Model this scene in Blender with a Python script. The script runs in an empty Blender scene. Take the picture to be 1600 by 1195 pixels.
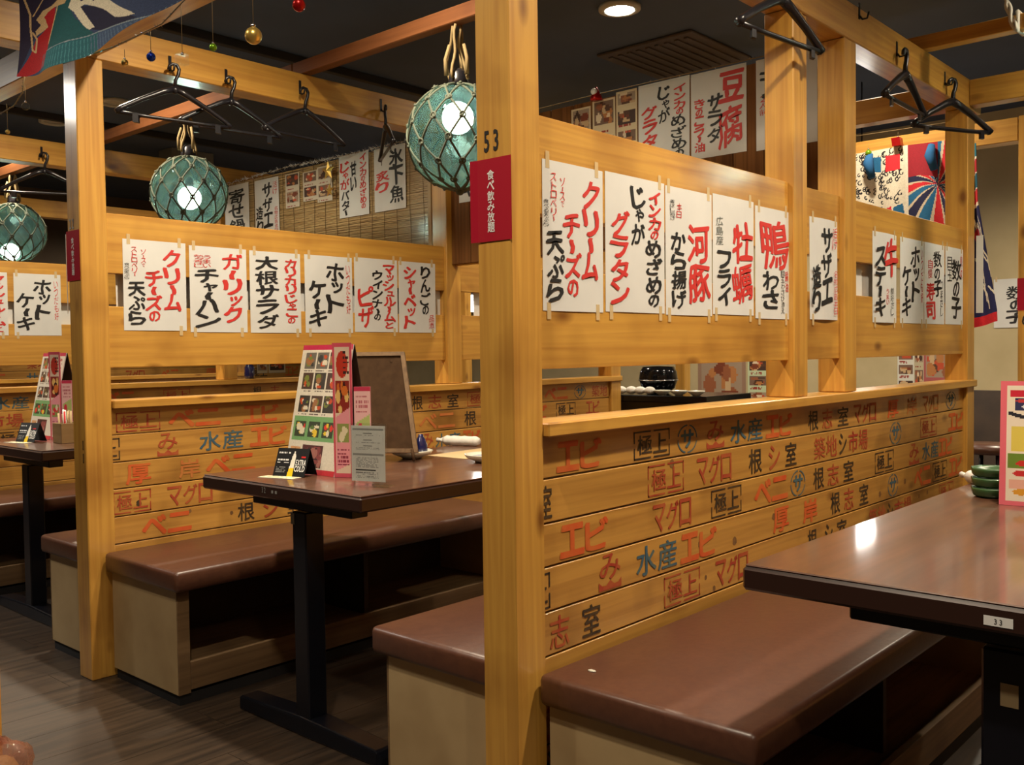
import bpy, math, random
import numpy as np
from mathutils import Vector, Matrix
R = random.Random(7)
col = bpy.context.scene.collection
sc = bpy.context.scene

# ---------------------------------------------------------------- camera
FPX, YAW, PITCH, ROLL, EYE = 1495.15, .73146, .033038, -.013508, 1.12
Fv = Vector((math.cos(PITCH)*math.cos(YAW), math.cos(PITCH)*math.sin(YAW), -math.sin(PITCH)))
_r = Vector((math.sin(YAW), -math.cos(YAW), 0)); _u = _r.cross(Fv)
Rv = math.cos(ROLL)*_r + math.sin(ROLL)*_u
Uv = -math.sin(ROLL)*_r + math.cos(ROLL)*_u
cam_d = bpy.data.cameras.new('camera'); cam = bpy.data.objects.new('camera', cam_d); col.objects.link(cam)
mw = Matrix.Identity(4)
for i, v in enumerate((Rv, Uv, -Fv)):
    for j in range(3): mw[j][i] = v[j]
mw[2][3] = EYE
cam.matrix_world = mw
cam_d.sensor_width = 36; cam_d.lens = 36*FPX/1600; cam_d.clip_start = .02
sc.camera = cam
def at(px, py, ax, val):
    """measured point of the photograph on the plane coordinate[ax] = val"""
    d = Fv + Rv*((px-800)/FPX) - Uv*((py-597.5)/FPX)
    t = (val-(0, 0, EYE)[ax])/d[ax]
    return Vector((0, 0, EYE)) + d*t

# ---------------------------------------------------------------- world, exposure, lights
w = bpy.data.worlds.new('world'); sc.world = w; w.use_nodes = True
w.node_tree.nodes['Background'].inputs[0].default_value = (.9, .78, .62, 1)
w.node_tree.nodes['Background'].inputs[1].default_value = .16
sc.view_settings.view_transform = 'Standard'; sc.view_settings.look = 'None'
sc.view_settings.exposure = 1.52; sc.view_settings.gamma = 1; sc.view_settings.use_curve_mapping = False
WARM = (1, .85, .64); COOL = (.93, 1, .94)
def spot(x, y, power, z=2.70, color=WARM, size=.05, angle=148, blend=1.0):
    l = bpy.data.lights.new('downlight_and_fill_beam', 'SPOT'); l.energy = power; l.color = color
    l.spot_size = math.radians(angle); l.spot_blend = blend; l.shadow_soft_size = size
    o = bpy.data.objects.new('downlight_and_fill_beam', l); o.location = (x, y, z); col.objects.link(o)
    return o
SPOTS = [(1.80, 2.33, 76), (2.15, .42, 74), (1.9, 4.3, 60), (2.3, 6.2, 55), (.50, 1.0, 44), (.1, -.9, 32), (.34, 5.85, 80, 2.66, (1, .93, .82), .11, 176),  # ceiling downlights, mixed with unseen fill spots added on the camera side
         (3.787, 2.679, 30), (3.9, .35, 40), (4.75, 1.9, 26), (6.2, 3.6, 60), (6.0, 1.2, 70), (4.9, 4.6, 40), (3.6, 6.3, 30), (4.3, 8.4, 45), (.25, 2.7, 24)]  # closing spots are unseen extras added to light wainscot and dyed cloth
for s in SPOTS: spot(*s)
def bulb(x, y, z, power, color=COOL, size=.035):
    l = bpy.data.lights.new('float_bulb_light', 'POINT'); l.energy = power; l.color = color; l.shadow_soft_size = size
    o = bpy.data.objects.new('float_bulb_light', l); o.location = (x, y, z); col.objects.link(o)

# ---------------------------------------------------------------- materials
def lin(c):
    return tuple((v/12.92 if v <= .04045 else ((v+.055)/1.055)**2.4) for v in c)
def rgb(r, g, b): return lin((r/255, g/255, b/255))
def mat(name, color, rough=.5, metal=0, spec=.5, emit=None, es=0, coat=0, coat_rough=.1, alpha=1):
    m = bpy.data.materials.new(name); m.use_nodes = True
    b = m.node_tree.nodes['Principled BSDF']
    b.inputs['Base Color'].default_value = (*color, 1); b.inputs['Roughness'].default_value = rough
    b.inputs['Metallic'].default_value = metal; b.inputs['Specular IOR Level'].default_value = spec
    b.inputs['Coat Weight'].default_value = coat; b.inputs['Coat Roughness'].default_value = coat_rough
    b.inputs['Alpha'].default_value = alpha
    if emit: b.inputs['Emission Color'].default_value = (*emit, 1); b.inputs['Emission Strength'].default_value = es
    return m
def noisy(name, c1, c2, rough=.5, scale=(4, 4, 4), detail=4, lo=.35, hi=.7, coat=0, bump=.0, coat_rough=.15, knots=False, dist=0., stain=None, spec=.5):
    m = mat(name, c1, rough, coat=coat, coat_rough=coat_rough, spec=spec); nt = m.node_tree; N, L = nt.nodes, nt.links
    b = N['Principled BSDF']
    tc = N.new('ShaderNodeTexCoord'); oi = N.new('ShaderNodeObjectInfo')
    mul = N.new('ShaderNodeMath'); mul.operation = 'MULTIPLY'; mul.inputs[1].default_value = 37; L.new(oi.outputs['Random'], mul.inputs[0])
    add = N.new('ShaderNodeVectorMath'); add.operation = 'ADD'; L.new(tc.outputs['Object'], add.inputs[0]); L.new(mul.outputs[0], add.inputs[1])
    mp = N.new('ShaderNodeMapping'); mp.inputs['Scale'].default_value = scale; L.new(add.outputs[0], mp.inputs[0])
    nz = N.new('ShaderNodeTexNoise'); nz.inputs['Scale'].default_value = 1; nz.inputs['Detail'].default_value = detail; nz.inputs['Distortion'].default_value = dist
    L.new(mp.outputs[0], nz.inputs[0])
    cr = N.new('ShaderNodeValToRGB'); cr.color_ramp.elements[0].position = lo; cr.color_ramp.elements[1].position = hi
    cr.color_ramp.elements[0].color = (*c1, 1); cr.color_ramp.elements[1].color = (*c2, 1); L.new(nz.outputs['Fac'], cr.inputs[0])
    out = cr.outputs[0]
    if stain:
        n2 = N.new('ShaderNodeTexNoise'); n2.inputs['Scale'].default_value = 3.2; n2.inputs['Detail'].default_value = 3; L.new(add.outputs[0], n2.inputs[0])
        r2 = N.new('ShaderNodeValToRGB'); r2.color_ramp.elements[0].position = .53; r2.color_ramp.elements[1].position = .74
        r2.color_ramp.elements[0].color = (1, 1, 1, 1); r2.color_ramp.elements[1].color = (*stain, 1); L.new(n2.outputs['Fac'], r2.inputs[0])
        mx = N.new('ShaderNodeMix'); mx.data_type = 'RGBA'; mx.blend_type = 'MULTIPLY'; mx.inputs['Factor'].default_value = 1
        L.new(out, mx.inputs['A']); L.new(r2.outputs[0], mx.inputs['B']); out = mx.outputs['Result']
    if knots:
        mk = N.new('ShaderNodeMapping'); k = tuple(3.2 if s == min(scale) else 7.0 for s in scale); mk.inputs['Scale'].default_value = k
        L.new(add.outputs[0], mk.inputs[0])
        vo = N.new('ShaderNodeTexVoronoi'); vo.inputs['Scale'].default_value = 1; L.new(mk.outputs[0], vo.inputs[0])
        rk = N.new('ShaderNodeValToRGB'); rk.color_ramp.elements[0].position = .045; rk.color_ramp.elements[1].position = .15
        rk.color_ramp.elements[0].color = (.28, .16, .10, 1); rk.color_ramp.elements[1].color = (1, 1, 1, 1); L.new(vo.outputs['Distance'], rk.inputs[0])
        mx = N.new('ShaderNodeMix'); mx.data_type = 'RGBA'; mx.blend_type = 'MULTIPLY'; mx.inputs['Factor'].default_value = .85
        L.new(out, mx.inputs['A']); L.new(rk.outputs[0], mx.inputs['B']); out = mx.outputs['Result']
    L.new(out, b.inputs['Base Color'])
    if bump:
        bp = N.new('ShaderNodeBump'); bp.inputs['Strength'].default_value = bump; bp.inputs['Distance'].default_value = .002
        L.new(nz.outputs['Fac'], bp.inputs['Height']); L.new(bp.outputs[0], b.inputs['Normal'])
    return m
WA, WB = (.63, .335, .060), (.47, .215, .036)
def wood(name, ax, a=WA, b=WB, rough=.42, coat=.55, knots=True, stain=(.62, .55, .5), spec=.5):
    s = [50, 50, 50]; s[ax] = 1.6
    return noisy(name, a, b, rough, tuple(s), 5, .38, .72, coat, .15, .16, knots, .6, stain, spec)
M = dict(
    wx=wood('golden_pine_along_x', 0), wy=wood('golden_pine_along_y', 1), wz=wood('golden_pine_upright', 2),
    plank=wood('varnished_plank', 0, (.56, .285, .058), (.40, .185, .036), stain=(.42, .36, .32)),
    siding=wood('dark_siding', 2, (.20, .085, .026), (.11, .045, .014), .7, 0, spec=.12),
    easel=noisy('dull_brown_board', (.066, .036, .018), (.048, .026, .013), .85, (40, 40, 40), spec=.1),
    joist=wood('reddish_joist', 1, (.20, .075, .026), (.14, .05, .017), .6, .0, spec=.2),
    vinyl=noisy('brown_vinyl', (.105, .040, .022), (.085, .031, .018), .40, (60, 60, 60), coat=.35, bump=.3, coat_rough=.28),
    panel=noisy('beige_laminate', (.46, .33, .17), (.40, .28, .14), .55, (7, 7, 7), stain=(.8, .75, .7)),
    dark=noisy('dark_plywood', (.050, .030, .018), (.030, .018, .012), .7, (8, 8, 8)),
    plinth=wood('worn_plinth_wood', 0, (.20, .12, .055), (.13, .075, .035), .6, 0),
    table=noisy('mahogany_laminate', (.135, .058, .032), (.082, .034, .020), .34, (2, 38, 38), 4, coat=.6, coat_rough=.09),
    tedge=mat('dark_table_edge', (.035, .014, .010), .35, coat=.4),
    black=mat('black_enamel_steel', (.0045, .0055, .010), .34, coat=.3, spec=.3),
    blackp=mat('black_plastic', (.010, .009, .012), .32),
    paper=noisy('white_paper', (.69, .69, .665), (.64, .64, .62), .75, (9, 9, 9)),
    tape=mat('yellowed_tape', (.80, .62, .34), .35, alpha=.55),
    ink=mat('black_brush_ink', (.012, .011, .012), .6),
    inkr=mat('red_brush_ink', (.60, .032, .026), .6),
    inkg=mat('grey_brush_ink', (.16, .18, .17), .6),
    sred=noisy('vermilion_stencil_paint', (.60, .085, .018), (.58, .150, .030), .55, (22, 22, 22)),
    sdred=noisy('dark_red_stencil_paint', (.36, .040, .018), (.44, .110, .030), .55, (22, 22, 22)),
    sfade=noisy('faded_red_stencil_paint', (.50, .135, .032), (.52, .20, .045), .55, (22, 22, 22)),
    sblue=noisy('blue_stencil_paint', (.040, .105, .16), (.10, .14, .12), .55, (22, 22, 22)),
    sblack=noisy('black_stencil_paint', (.026, .018, .012), (.085, .048, .018), .55, (22, 22, 22)),
    tagr=mat('crimson_card', (.40, .010, .030), .30, coat=.4), white=mat('white_print', (.85, .84, .82), .6),
    gold=mat('gold_foil', (.85, .58, .15), .3, metal=.75), silver=mat('silver_foil', (.75, .75, .78), .2, metal=1),
    redf=mat('red_foil', (.45, .01, .01), .25, metal=.6), bluef=mat('blue_bauble', (.01, .05, .45), .15, metal=.5), greenf=mat('green_bauble', (.22, .45, .02), .2, metal=.5),
    rope=mat('straw_rope', (.25, .175, .075), .85), ropeg=mat('grey_green_net_rope', (.075, .085, .055), .75), ropew=mat('white_rope', (.62, .60, .52), .8),
    reed=noisy('bamboo_reed', (.62, .44, .20), (.36, .22, .085), .38, (160, 7, 160), 4, coat=.9, coat_rough=.14), thread=mat('brown_thread', (.12, .075, .04), .8),
    ceil=noisy('dark_ceiling_paint', (.054, .078, .130), (.045, .066, .110), .85, (3, 3, 3)),
    cdark=mat('ceiling_rail_black', (.010, .010, .012), .7), cgrey=noisy('grey_duct_paint', (.16, .155, .13), (.13, .125, .105), .8, (5, 5, 5)),
    fix=mat('off_white_fixture', (.45, .43, .36), .5), bulbm=mat('lit_bulb', (1, 1, 1), .5, emit=(.93, 1, .96), es=9), lampm=mat('lit_downlight', (1, 1, 1), .5, emit=(1, .96, .88), es=14), lampw=mat('lit_white_globe', (1, 1, 1), .5, emit=(1, .97, .90), es=9),
    plaster=noisy('beige_plaster', (.52, .43, .25), (.44, .36, .20), .85, (3, 3, 3), bump=.4), wall=noisy('dark_wall_paint', (.10, .070, .045), (.07, .05, .033), .8, (3, 3, 3)),
    cer=mat('cream_ceramic', (.62, .60, .50), .15, coat=.5), cblue=mat('cobalt_glaze', (.03, .08, .40), .15, coat=.5), navy=mat('navy_glaze', (.008, .012, .07), .12, coat=.6),
    green=mat('green_lacquer', (.030, .085, .026), .35, coat=.3), towel=noisy('white_cotton', (.80, .78, .72), (.70, .68, .62), .9, (50, 50, 50), bump=.5),
    kraft=mat('beige_mat_paper', (.52, .38, .20), .7), acr=None, glass=None, tan=noisy('bamboo_box_wood', (.30, .19, .08), (.22, .13, .05), .5, (4, 4, 40)),
    gloss=mat('shiny_black_pot', (.015, .015, .017), .12, metal=.6), pink=mat('pink_card', (.75, .25, .30), .5), screw=mat('brass_screw', (.5, .4, .2), .3, metal=1),
    tieb=mat('blue_cotton', (.012, .10, .26), .9), ventm=mat('brown_grey_vent', (.075, .060, .055), .8), knotm=noisy('brown_knot', (.16, .075, .026), (.26, .12, .035), .6, (60, 60, 60)), yellow=mat('yellow_print', (.80, .62, .03), .5), redp=mat('red_print', (.60, .02, .02), .5), grey=mat('grey_print', (.30, .30, .28), .6),
)
def prt(name, rough=.55, coat=0):
    m = mat(name, (1, 1, 1), rough, coat=coat); nt = m.node_tree
    a = nt.nodes.new('ShaderNodeVertexColor'); a.layer_name = 'Col'; nt.links.new(a.outputs[0], nt.nodes['Principled BSDF'].inputs['Base Color'])
    return m
M['print'] = prt('printed_sheet', .45, .25); M['cloth'] = prt('printed_cloth', .85)
def thin_glass(name, tint, gl=.10, rough=.03, trans=.86, base=(.1, .3, .22)):
    m = bpy.data.materials.new(name); m.use_nodes = True; nt = m.node_tree; N, L = nt.nodes, nt.links; N.clear()
    o = N.new('ShaderNodeOutputMaterial'); t = N.new('ShaderNodeBsdfTransparent'); t.inputs[0].default_value = (*tint, 1)
    g = N.new('ShaderNodeBsdfGlossy'); g.inputs['Roughness'].default_value = rough; g.inputs[0].default_value = (.9, 1, .95, 1)
    d = N.new('ShaderNodeBsdfTranslucent'); d.inputs[0].default_value = (*base, 1)
    nz = N.new('ShaderNodeTexNoise'); nz.inputs['Scale'].default_value = 9; nz.inputs['Detail'].default_value = 4
    mr = N.new('ShaderNodeMapRange'); mr.inputs[1].default_value = .3; mr.inputs[2].default_value = .7; mr.inputs[3].default_value = trans-.12; mr.inputs[4].default_value = trans+.1
    L.new(nz.outputs['Fac'], mr.inputs[0])
    m1 = N.new('ShaderNodeMixShader'); L.new(mr.outputs[0], m1.inputs[0]); L.new(d.outputs[0], m1.inputs[1]); L.new(t.outputs[0], m1.inputs[2])
    fc = N.new('ShaderNodeLayerWeight'); fc.inputs[0].default_value = .5; pw_ = N.new('ShaderNodeMath'); pw_.operation = 'POWER'; pw_.inputs[1].default_value = 3.5; L.new(fc.outputs['Facing'], pw_.inputs[0])
    lw = N.new('ShaderNodeMath'); lw.operation = 'MULTIPLY_ADD'; lw.inputs[1].default_value = .55; lw.inputs[2].default_value = .035; L.new(pw_.outputs[0], lw.inputs[0])
    bp = N.new('ShaderNodeBump'); bp.inputs['Strength'].default_value = .25; bp.inputs['Distance'].default_value = .01; L.new(nz.outputs['Fac'], bp.inputs['Height']); L.new(bp.outputs[0], g.inputs['Normal'])
    m2 = N.new('ShaderNodeMixShader'); L.new(lw.outputs[0], m2.inputs[0]); L.new(m1.outputs[0], m2.inputs[1]); L.new(g.outputs[0], m2.inputs[2])
    L.new(m2.outputs[0], o.inputs[0]); return m
M['glass'] = thin_glass('sea_green_float_glass', (.46, .63, .54), trans=.78, base=(.12, .22, .185))
M['acr'] = thin_glass('clear_acrylic', (.98, .99, .985), trans=1.05, base=(.8, .8, .8))
M['film'] = thin_glass('pink_plastic_film', (.95, .82, .78), trans=.62, base=(.62, .36, .28))

# ---------------------------------------------------------------- mesh builder
class MB:
    def __init__(s): s.v = []; s.f = []; s.m = []; s.k = 0; s.sm = []
    def mi(s, k): s.k = k; return s
    def add(s, vs, fs, smooth=False):
        n = len(s.v); s.v += [tuple(v) for v in vs]; s.f += [tuple(i+n for i in f) for f in fs]
        s.m += [s.k]*len(fs); s.sm += [smooth]*len(fs); return s
    def box(s, x0, y0, z0, x1, y1, z1, c=0):
        x0, x1 = sorted((x0, x1)); y0, y1 = sorted((y0, y1)); z0, z1 = sorted((z0, z1))
        c = min(c, (x1-x0)*.45, (y1-y0)*.45, (z1-z0)*.45)
        if c <= 0:
            vs = [(x, y, z) for x in (x0, x1) for y in (y0, y1) for z in (z0, z1)]
            return s.add(vs, [(0, 1, 3, 2), (4, 6, 7, 5), (0, 4, 5, 1), (2, 3, 7, 6), (0, 2, 6, 4), (1, 5, 7, 3)])
        vs = []; idx = {}
        X, Y, Z = (x0, x1), (y0, y1), (z0, z1)
        for i in (0, 1):
            for j in (0, 1):
                for k in (0, 1):
                    sx, sy, sz = (c if i == 0 else -c), (c if j == 0 else -c), (c if k == 0 else -c)
                    for a, p in enumerate(((X[i], Y[j]+sy, Z[k]+sz), (X[i]+sx, Y[j], Z[k]+sz), (X[i]+sx, Y[j]+sy, Z[k]))):
                        idx[i, j, k, a] = len(vs); vs.append(p)
        fs = []
        for i in (0, 1):
            q = [idx[i, 0, 0, 0], idx[i, 1, 0, 0], idx[i, 1, 1, 0], idx[i, 0, 1, 0]]; fs.append(q if i else q[::-1])
            q = [idx[0, i, 0, 1], idx[0, i, 1, 1], idx[1, i, 1, 1], idx[1, i, 0, 1]]; fs.append(q if i else q[::-1])
            q = [idx[0, 0, i, 2], idx[1, 0, i, 2], idx[1, 1, i, 2], idx[0, 1, i, 2]]; fs.append(q if i else q[::-1])
        for a in (0, 1):
            for b in (0, 1):
                e = [idx[0, a, b, 1], idx[1, a, b, 1], idx[1, a, b, 2], idx[0, a, b, 2]]; fs.append(e if (a == b) else e[::-1])
                e = [idx[a, 0, b, 0], idx[a, 1, b, 0], idx[a, 1, b, 2], idx[a, 0, b, 2]]; fs.append(e if (a != b) else e[::-1])
                e = [idx[a, b, 0, 0], idx[a, b, 1, 0], idx[a, b, 1, 1], idx[a, b, 0, 1]]; fs.append(e if (a == b) else e[::-1])
        for i in (0, 1):
            for j in (0, 1):
                for k in (0, 1):
                    t = (idx[i, j, k, 0], idx[i, j, k, 1], idx[i, j, k, 2]); fs.append(t if (i+j+k) % 2 else t[::-1])
        return s.add(vs, fs)
    def obox(s, o, ax, ay, az, c=0):
        """box with corner o and edge vectors"""
        o, ax, ay, az = map(Vector, (o, ax, ay, az))
        vs = [o+ax*i+ay*j+az*k for i in (0, 1) for j in (0, 1) for k in (0, 1)]
        return s.add(vs, [(0, 1, 3, 2), (4, 6, 7, 5), (0, 4, 5, 1), (2, 3, 7, 6), (0, 2, 6, 4), (1, 5, 7, 3)])
    def tube(s, pts, r, n=6, cap=True, closed=False):
        pts = [Vector(p) for p in pts]; rs = r if isinstance(r, (list, tuple)) else [r]*len(pts)
        vs = []; fs = []; prev = None; N = len(pts)
        for i, p in enumerate(pts):
            if closed: d = pts[(i+1) % N]-pts[i-1]
            else: d = (pts[min(i+1, N-1)]-pts[max(i-1, 0)])
            if d.length < 1e-9: d = Vector((0, 0, 1))
            d.normalize()
            a = prev if prev is not None else (Vector((0, 0, 1)) if abs(d.z) < .9 else Vector((1, 0, 0)))
            a = (a-d*a.dot(d));
            if a.length < 1e-6: a = d.orthogonal()
            a.normalize(); b = d.cross(a); prev = a
            for k in range(n):
                t = 2*math.pi*k/n; vs.append(p+(a*math.cos(t)+b*math.sin(t))*rs[i])
        for i in range(N if closed else N-1):
            j = (i+1) % N
            for k in range(n):
                fs.append((i*n+k, i*n+(k+1) % n, j*n+(k+1) % n, j*n+k))
        if cap and not closed: fs.append(tuple(range(n))[::-1]); fs.append(tuple(range((N-1)*n, N*n)))
        return s.add(vs, fs, True)
    def lathe(s, c, prof, n=24, sx=1, sy=1, cap=True):
        c = Vector(c); vs = []; fs = []
        for r, z in prof:
            for k in range(n):
                t = 2*math.pi*k/n; vs.append(c+Vector((r*sx*math.cos(t), r*sy*math.sin(t), z)))
        for i in range(len(prof)-1):
            for k in range(n): fs.append((i*n+k, i*n+(k+1) % n, (i+1)*n+(k+1) % n, (i+1)*n+k))
        if cap and prof[0][0] > 1e-6: fs.append(tuple(range(n))[::-1])
        if cap and prof[-1][0] > 1e-6: fs.append(tuple(range((len(prof)-1)*n, len(prof)*n)))
        return s.add(vs, fs, True)
    def ball(s, c, r, n=10, sz=1):
        return s.lathe(c, [(max(1e-5, r*math.sin(math.pi*i/n)), -r*sz*math.cos(math.pi*i/n)) for i in range(n+1)], n*2 if n < 12 else 32)
ORI = {}
def build(name, mb, mats, parent=None, label=None, cat=None, group=None, kind=None, bevel=0, colors=None, smooth=None):
    vs = np.array(mb.v, dtype=float)
    lo, hi = vs.min(0), vs.max(0); o = Vector(((lo[0]+hi[0])/2, (lo[1]+hi[1])/2, lo[2]))
    me = bpy.data.meshes.new(name); me.from_pydata([tuple(v) for v in (vs-np.array(o))], [], mb.f)
    for m in (mats if isinstance(mats, (list, tuple)) else [mats]): me.materials.append(M[m] if isinstance(m, str) else m)
    me.polygons.foreach_set('material_index', mb.m)
    me.polygons.foreach_set('use_smooth', [bool(x) for x in mb.sm] if smooth is None else [smooth]*len(mb.f))
    if colors is not None:
        ca = me.color_attributes.new('Col', 'FLOAT_COLOR', 'CORNER'); ca.data.foreach_set('color', colors.astype(np.float32).ravel())
    me.update()
    ob = bpy.data.objects.new(name, me); col.objects.link(ob)
    if parent is not None:
        ob.parent = parent; ob.location = o-ORI[parent.name]
    else: ob.location = o
    ORI[ob.name] = o
    if bevel:
        b = ob.modifiers.new('bevel', 'BEVEL'); b.width = bevel; b.segments = 2; b.limit_method = 'ANGLE'
    if label: ob['label'] = label
    if cat: ob['category'] = cat
    if group: ob['group'] = group
    if kind: ob['kind'] = kind
    return ob
def thing(name, label, cat, loc, group=None, kind=None):
    o = bpy.data.objects.new(name, None); col.objects.link(o); o.location = loc; o.empty_display_size = .05
    if label: o['label'] = label
    if cat: o['category'] = cat
    if group: o['group'] = group
    if kind: o['kind'] = kind
    ORI[o.name] = Vector(loc); return o

# ---------------------------------------------------------------- lettering
class Frame:
    """flat frame: p(u, v, w) = o + u*a + v*b + w*n"""
    def __init__(s, o, a, b):
        s.o, s.a, s.b = Vector(o), Vector(a), Vector(b); s.n = s.a.cross(s.b)
    def p(s, u, v, w=0): return s.o+s.a*u+s.b*v+s.n*w
G = {}
def load_glyphs(chars, off=0):
    obs = []
    for ch in chars:
        if ch in G: continue
        cu = bpy.data.curves.new('glyph', 'FONT'); cu.body = ch; cu.size = 1; cu.resolution_u = 2; cu.fill_mode = 'FRONT'
        o = bpy.data.objects.new('glyph', cu); col.objects.link(o); obs.append((ch, o, cu))
    dg = bpy.context.evaluated_depsgraph_get(); dg.update()
    for ch, o, cu in obs:
        e = o.evaluated_get(dg); me = e.to_mesh()
        v = np.array([x.co[:2] for x in me.vertices]) if len(me.vertices) else np.zeros((0, 2))
        f = [tuple(p.vertices) for p in me.polygons]
        G[ch] = (v, f); e.to_mesh_clear()
    for ch, o, cu in obs:
        bpy.data.objects.remove(o); bpy.data.curves.remove(cu)
BR, ST, FN = .036, .016, .006      # brush, stencil, fine weights
def glyph(mb, fr, ch, u0, v0, u1, v1, w, off, wob=.0, rot=0, fit=True, shear=0.):
    """fill the rectangle u0..u1, v0..v1 of the frame with the glyph"""
    if ch not in G: load_glyphs([ch])
    v, f = G[ch]
    if not len(v): return
    v = v.copy()
    lo, hi = v.min(0), v.max(0); sz = np.maximum(hi-lo, 1e-4)
    if ch in 'ー' and rot: v = np.stack([v[:, 1], -v[:, 0]], 1); lo, hi = v.min(0), v.max(0); sz = np.maximum(hi-lo, 1e-4); 
    q = (v-(lo+hi)/2)
    full = .92
    W, H = u1-u0, v1-v0
    if fit: kx, ky = W/max(sz[0], .62), H/max(sz[1], .62)
    else: kx = ky = H/full
    if ch in 'ーニ一' : ky = min(ky, H/.62); kx = min(kx, W/.62)
    if wob:
        ph = R.random()*6; q = q+wob*np.stack([np.sin(q[:, 1]*7+ph), np.sin(q[:, 0]*6+ph*2)], 1)
        q[:, 1] += q[:, 0]*R.uniform(.02, .13)
    q[:, 0] += q[:, 1]*shear
    a = R.uniform(-1, 1)*wob*1.5; ca, sa = math.cos(a), math.sin(a)
    q = np.stack([q[:, 0]*ca-q[:, 1]*sa, q[:, 0]*sa+q[:, 1]*ca], 1)
    cu_, cv_ = (u0+u1)/2, (v0+v1)/2
    n_ = len(v); k_ = off*(1 if n_ < 45 else .72 if n_ < 90 else .45)
    sh = [(0, 0)] if off < .01 else [(-k_, -k_*.55), (k_, k_*.55), (-k_*.45, k_*.75), (k_*.45, -k_*.75)]
    for k_, (dx, dy) in enumerate(sh): mb.add([fr.p(cu_+(x+dx)*kx, cv_+(y+dy)*ky, w+k_*.00012) for x, y in q], f)
SMALL = set('ッャュョゃっ')
def column(mb, fr, txt, cx, top, bot, size, w, off=BR, wob=.035):
    """vertical writing between heights top and bot (v units), glyph width size"""
    ws = [(.55 if c == 'ー' else .62 if c in SMALL else .7 if c in 'のとで' else 1) for c in txt]
    tot = sum(ws); v = top
    for c, k in zip(txt, ws):
        h = (top-bot)*k/tot; g = h*.92; s = size*(1 if k > .9 else .62 if c in SMALL else .66 if c in 'のとで' else 1)
        dx = size*.12 if c in SMALL else R.uniform(-.04, .04)*size
        glyph(mb, fr, c, cx+dx-s/2, v-h+(h-g)/2, cx+dx+s/2, v-(h-g)/2, w, off, wob, rot=1 if c == 'ー' else 0)
        v -= h
ALL = 'クリームチーズの天ぷらインカのめざめじゃがグラタン河豚から揚げ牡蠣フライ鴨わさサザエ壺焼き牛ステーキホットケーキ数子にぎり寿司ガーリックチャーハンカリカリこの大根ダマッシュルとウナピベりんごト氷下魚炙り甘いバター寄せ鍋豆腐きのラー油もつ産焼活造姿地'
SM = 'ストロベリーソースで食べる天ぷら香ばしにくおいつだも好たうまさ広島２人前名物絶品旨当店自慢わび醤油添え目玉熱々本日限'
STN = 'エビ極上サみ水産根志室マグロ厚岸シ築地市場ベニ・'
load_glyphs(sorted(set(ALL)), BR); load_glyphs(sorted(set(SM+'食べ飲み放題さ子')), FN); load_glyphs(sorted(set(STN)), ST)
load_glyphs(sorted(set('0123456789EXTRACOLD久' + '食べ飲み放題')), BR*.7)

# ---------------------------------------------------------------- printed canvas
class Canvas:
    def __init__(s, nx, ny, bg):
        s.nx, s.ny = nx, ny; s.c = np.zeros((ny, nx, 3)); s.c[:] = rgb(*bg)
        s.X, s.Y = np.meshgrid((np.arange(nx)+.5)/nx, (np.arange(ny)+.5)/ny)
    def rect(s, x0, y0, x1, y1, c): s.c[(s.X >= x0) & (s.X <= x1) & (s.Y >= y0) & (s.Y <= y1)] = rgb(*c)
    def ell(s, x, y, a, b, c): s.c[((s.X-x)/a)**2+((s.Y-y)/b)**2 <= 1] = rgb(*c)
    def poly(s, pts, c):
        ins = np.zeros(s.X.shape, bool); n = len(pts)
        for i in range(n):
            (x0, y0), (x1, y1) = pts[i], pts[(i+1) % n]
            if y0 == y1: continue
            ins ^= ((s.Y > min(y0, y1)) & (s.Y <= max(y0, y1)) & (s.X < x0+(s.Y-y0)*(x1-x0)/(y1-y0)))
        s.c[ins] = rgb(*c)
    def line(s, pts, wd, c, ar=1.0):
        for (x0, y0), (x1, y1) in zip(pts, pts[1:]):
            dx, dy = x1-x0, (y1-y0)*ar; L2 = dx*dx+dy*dy+1e-12
            t = np.clip(((s.X-x0)*dx+(s.Y-y0)*ar*dy)/L2, 0, 1)
            s.c[np.hypot(s.X-x0-t*dx, (s.Y-y0)*ar-t*dy) < wd] = rgb(*c)
    def photo(s, x0, y0, x1, y1, bg, blobs, n=14):
        s.rect(x0, y0, x1, y1, bg)
        for _ in range(n):
            a = R.uniform(.08, .26)*(x1-x0); b = R.uniform(.08, .26)*(y1-y0)
            s.ell(R.uniform(x0+a, x1-a), R.uniform(y0+b, y1-b), a, b, R.choice(blobs))
    def text(s, x0, y0, x1, y1, c, rows=4, step=.012):
        for i in range(rows):
            y = y0+(y1-y0)*(i+.3)/rows; x = x0
            while x < x1:
                wd = R.uniform(.5, 2)*step
                if R.random() < .8: s.rect(x, y, min(x+wd, x1), y+(y1-y0)/rows*.45, c)
                x += wd+step*.3
    def mottle(s, k=.08): s.c *= 1+np.random.RandomState(R.randrange(9999)).uniform(-k, k, s.c.shape[:2])[..., None]
def canvas_mesh(cv, fmap):
    """fmap(U, V) with U, V in 0..1 (V down) -> arrays x, y, z"""
    nx, ny = cv.nx, cv.ny; U, V = np.meshgrid(np.linspace(0, 1, nx+1), np.linspace(0, 1, ny+1))
    x, y, z = fmap(U, V); mb = MB(); mb.v = list(zip(x.ravel(), y.ravel(), z.ravel()))
    i, j = np.meshgrid(np.arange(nx), np.arange(ny)); a = (j*(nx+1)+i).ravel()
    mb.f = [(int(p+nx+1), int(p+nx+2), int(p+1), int(p)) for p in a]; mb.m = [0]*len(mb.f); mb.sm = [True]*len(mb.f)
    cc = np.ones((nx*ny, 4, 4)); cc[:, :, :3] = cv.c.reshape(-1, 1, 3)
    return mb, cc
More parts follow.
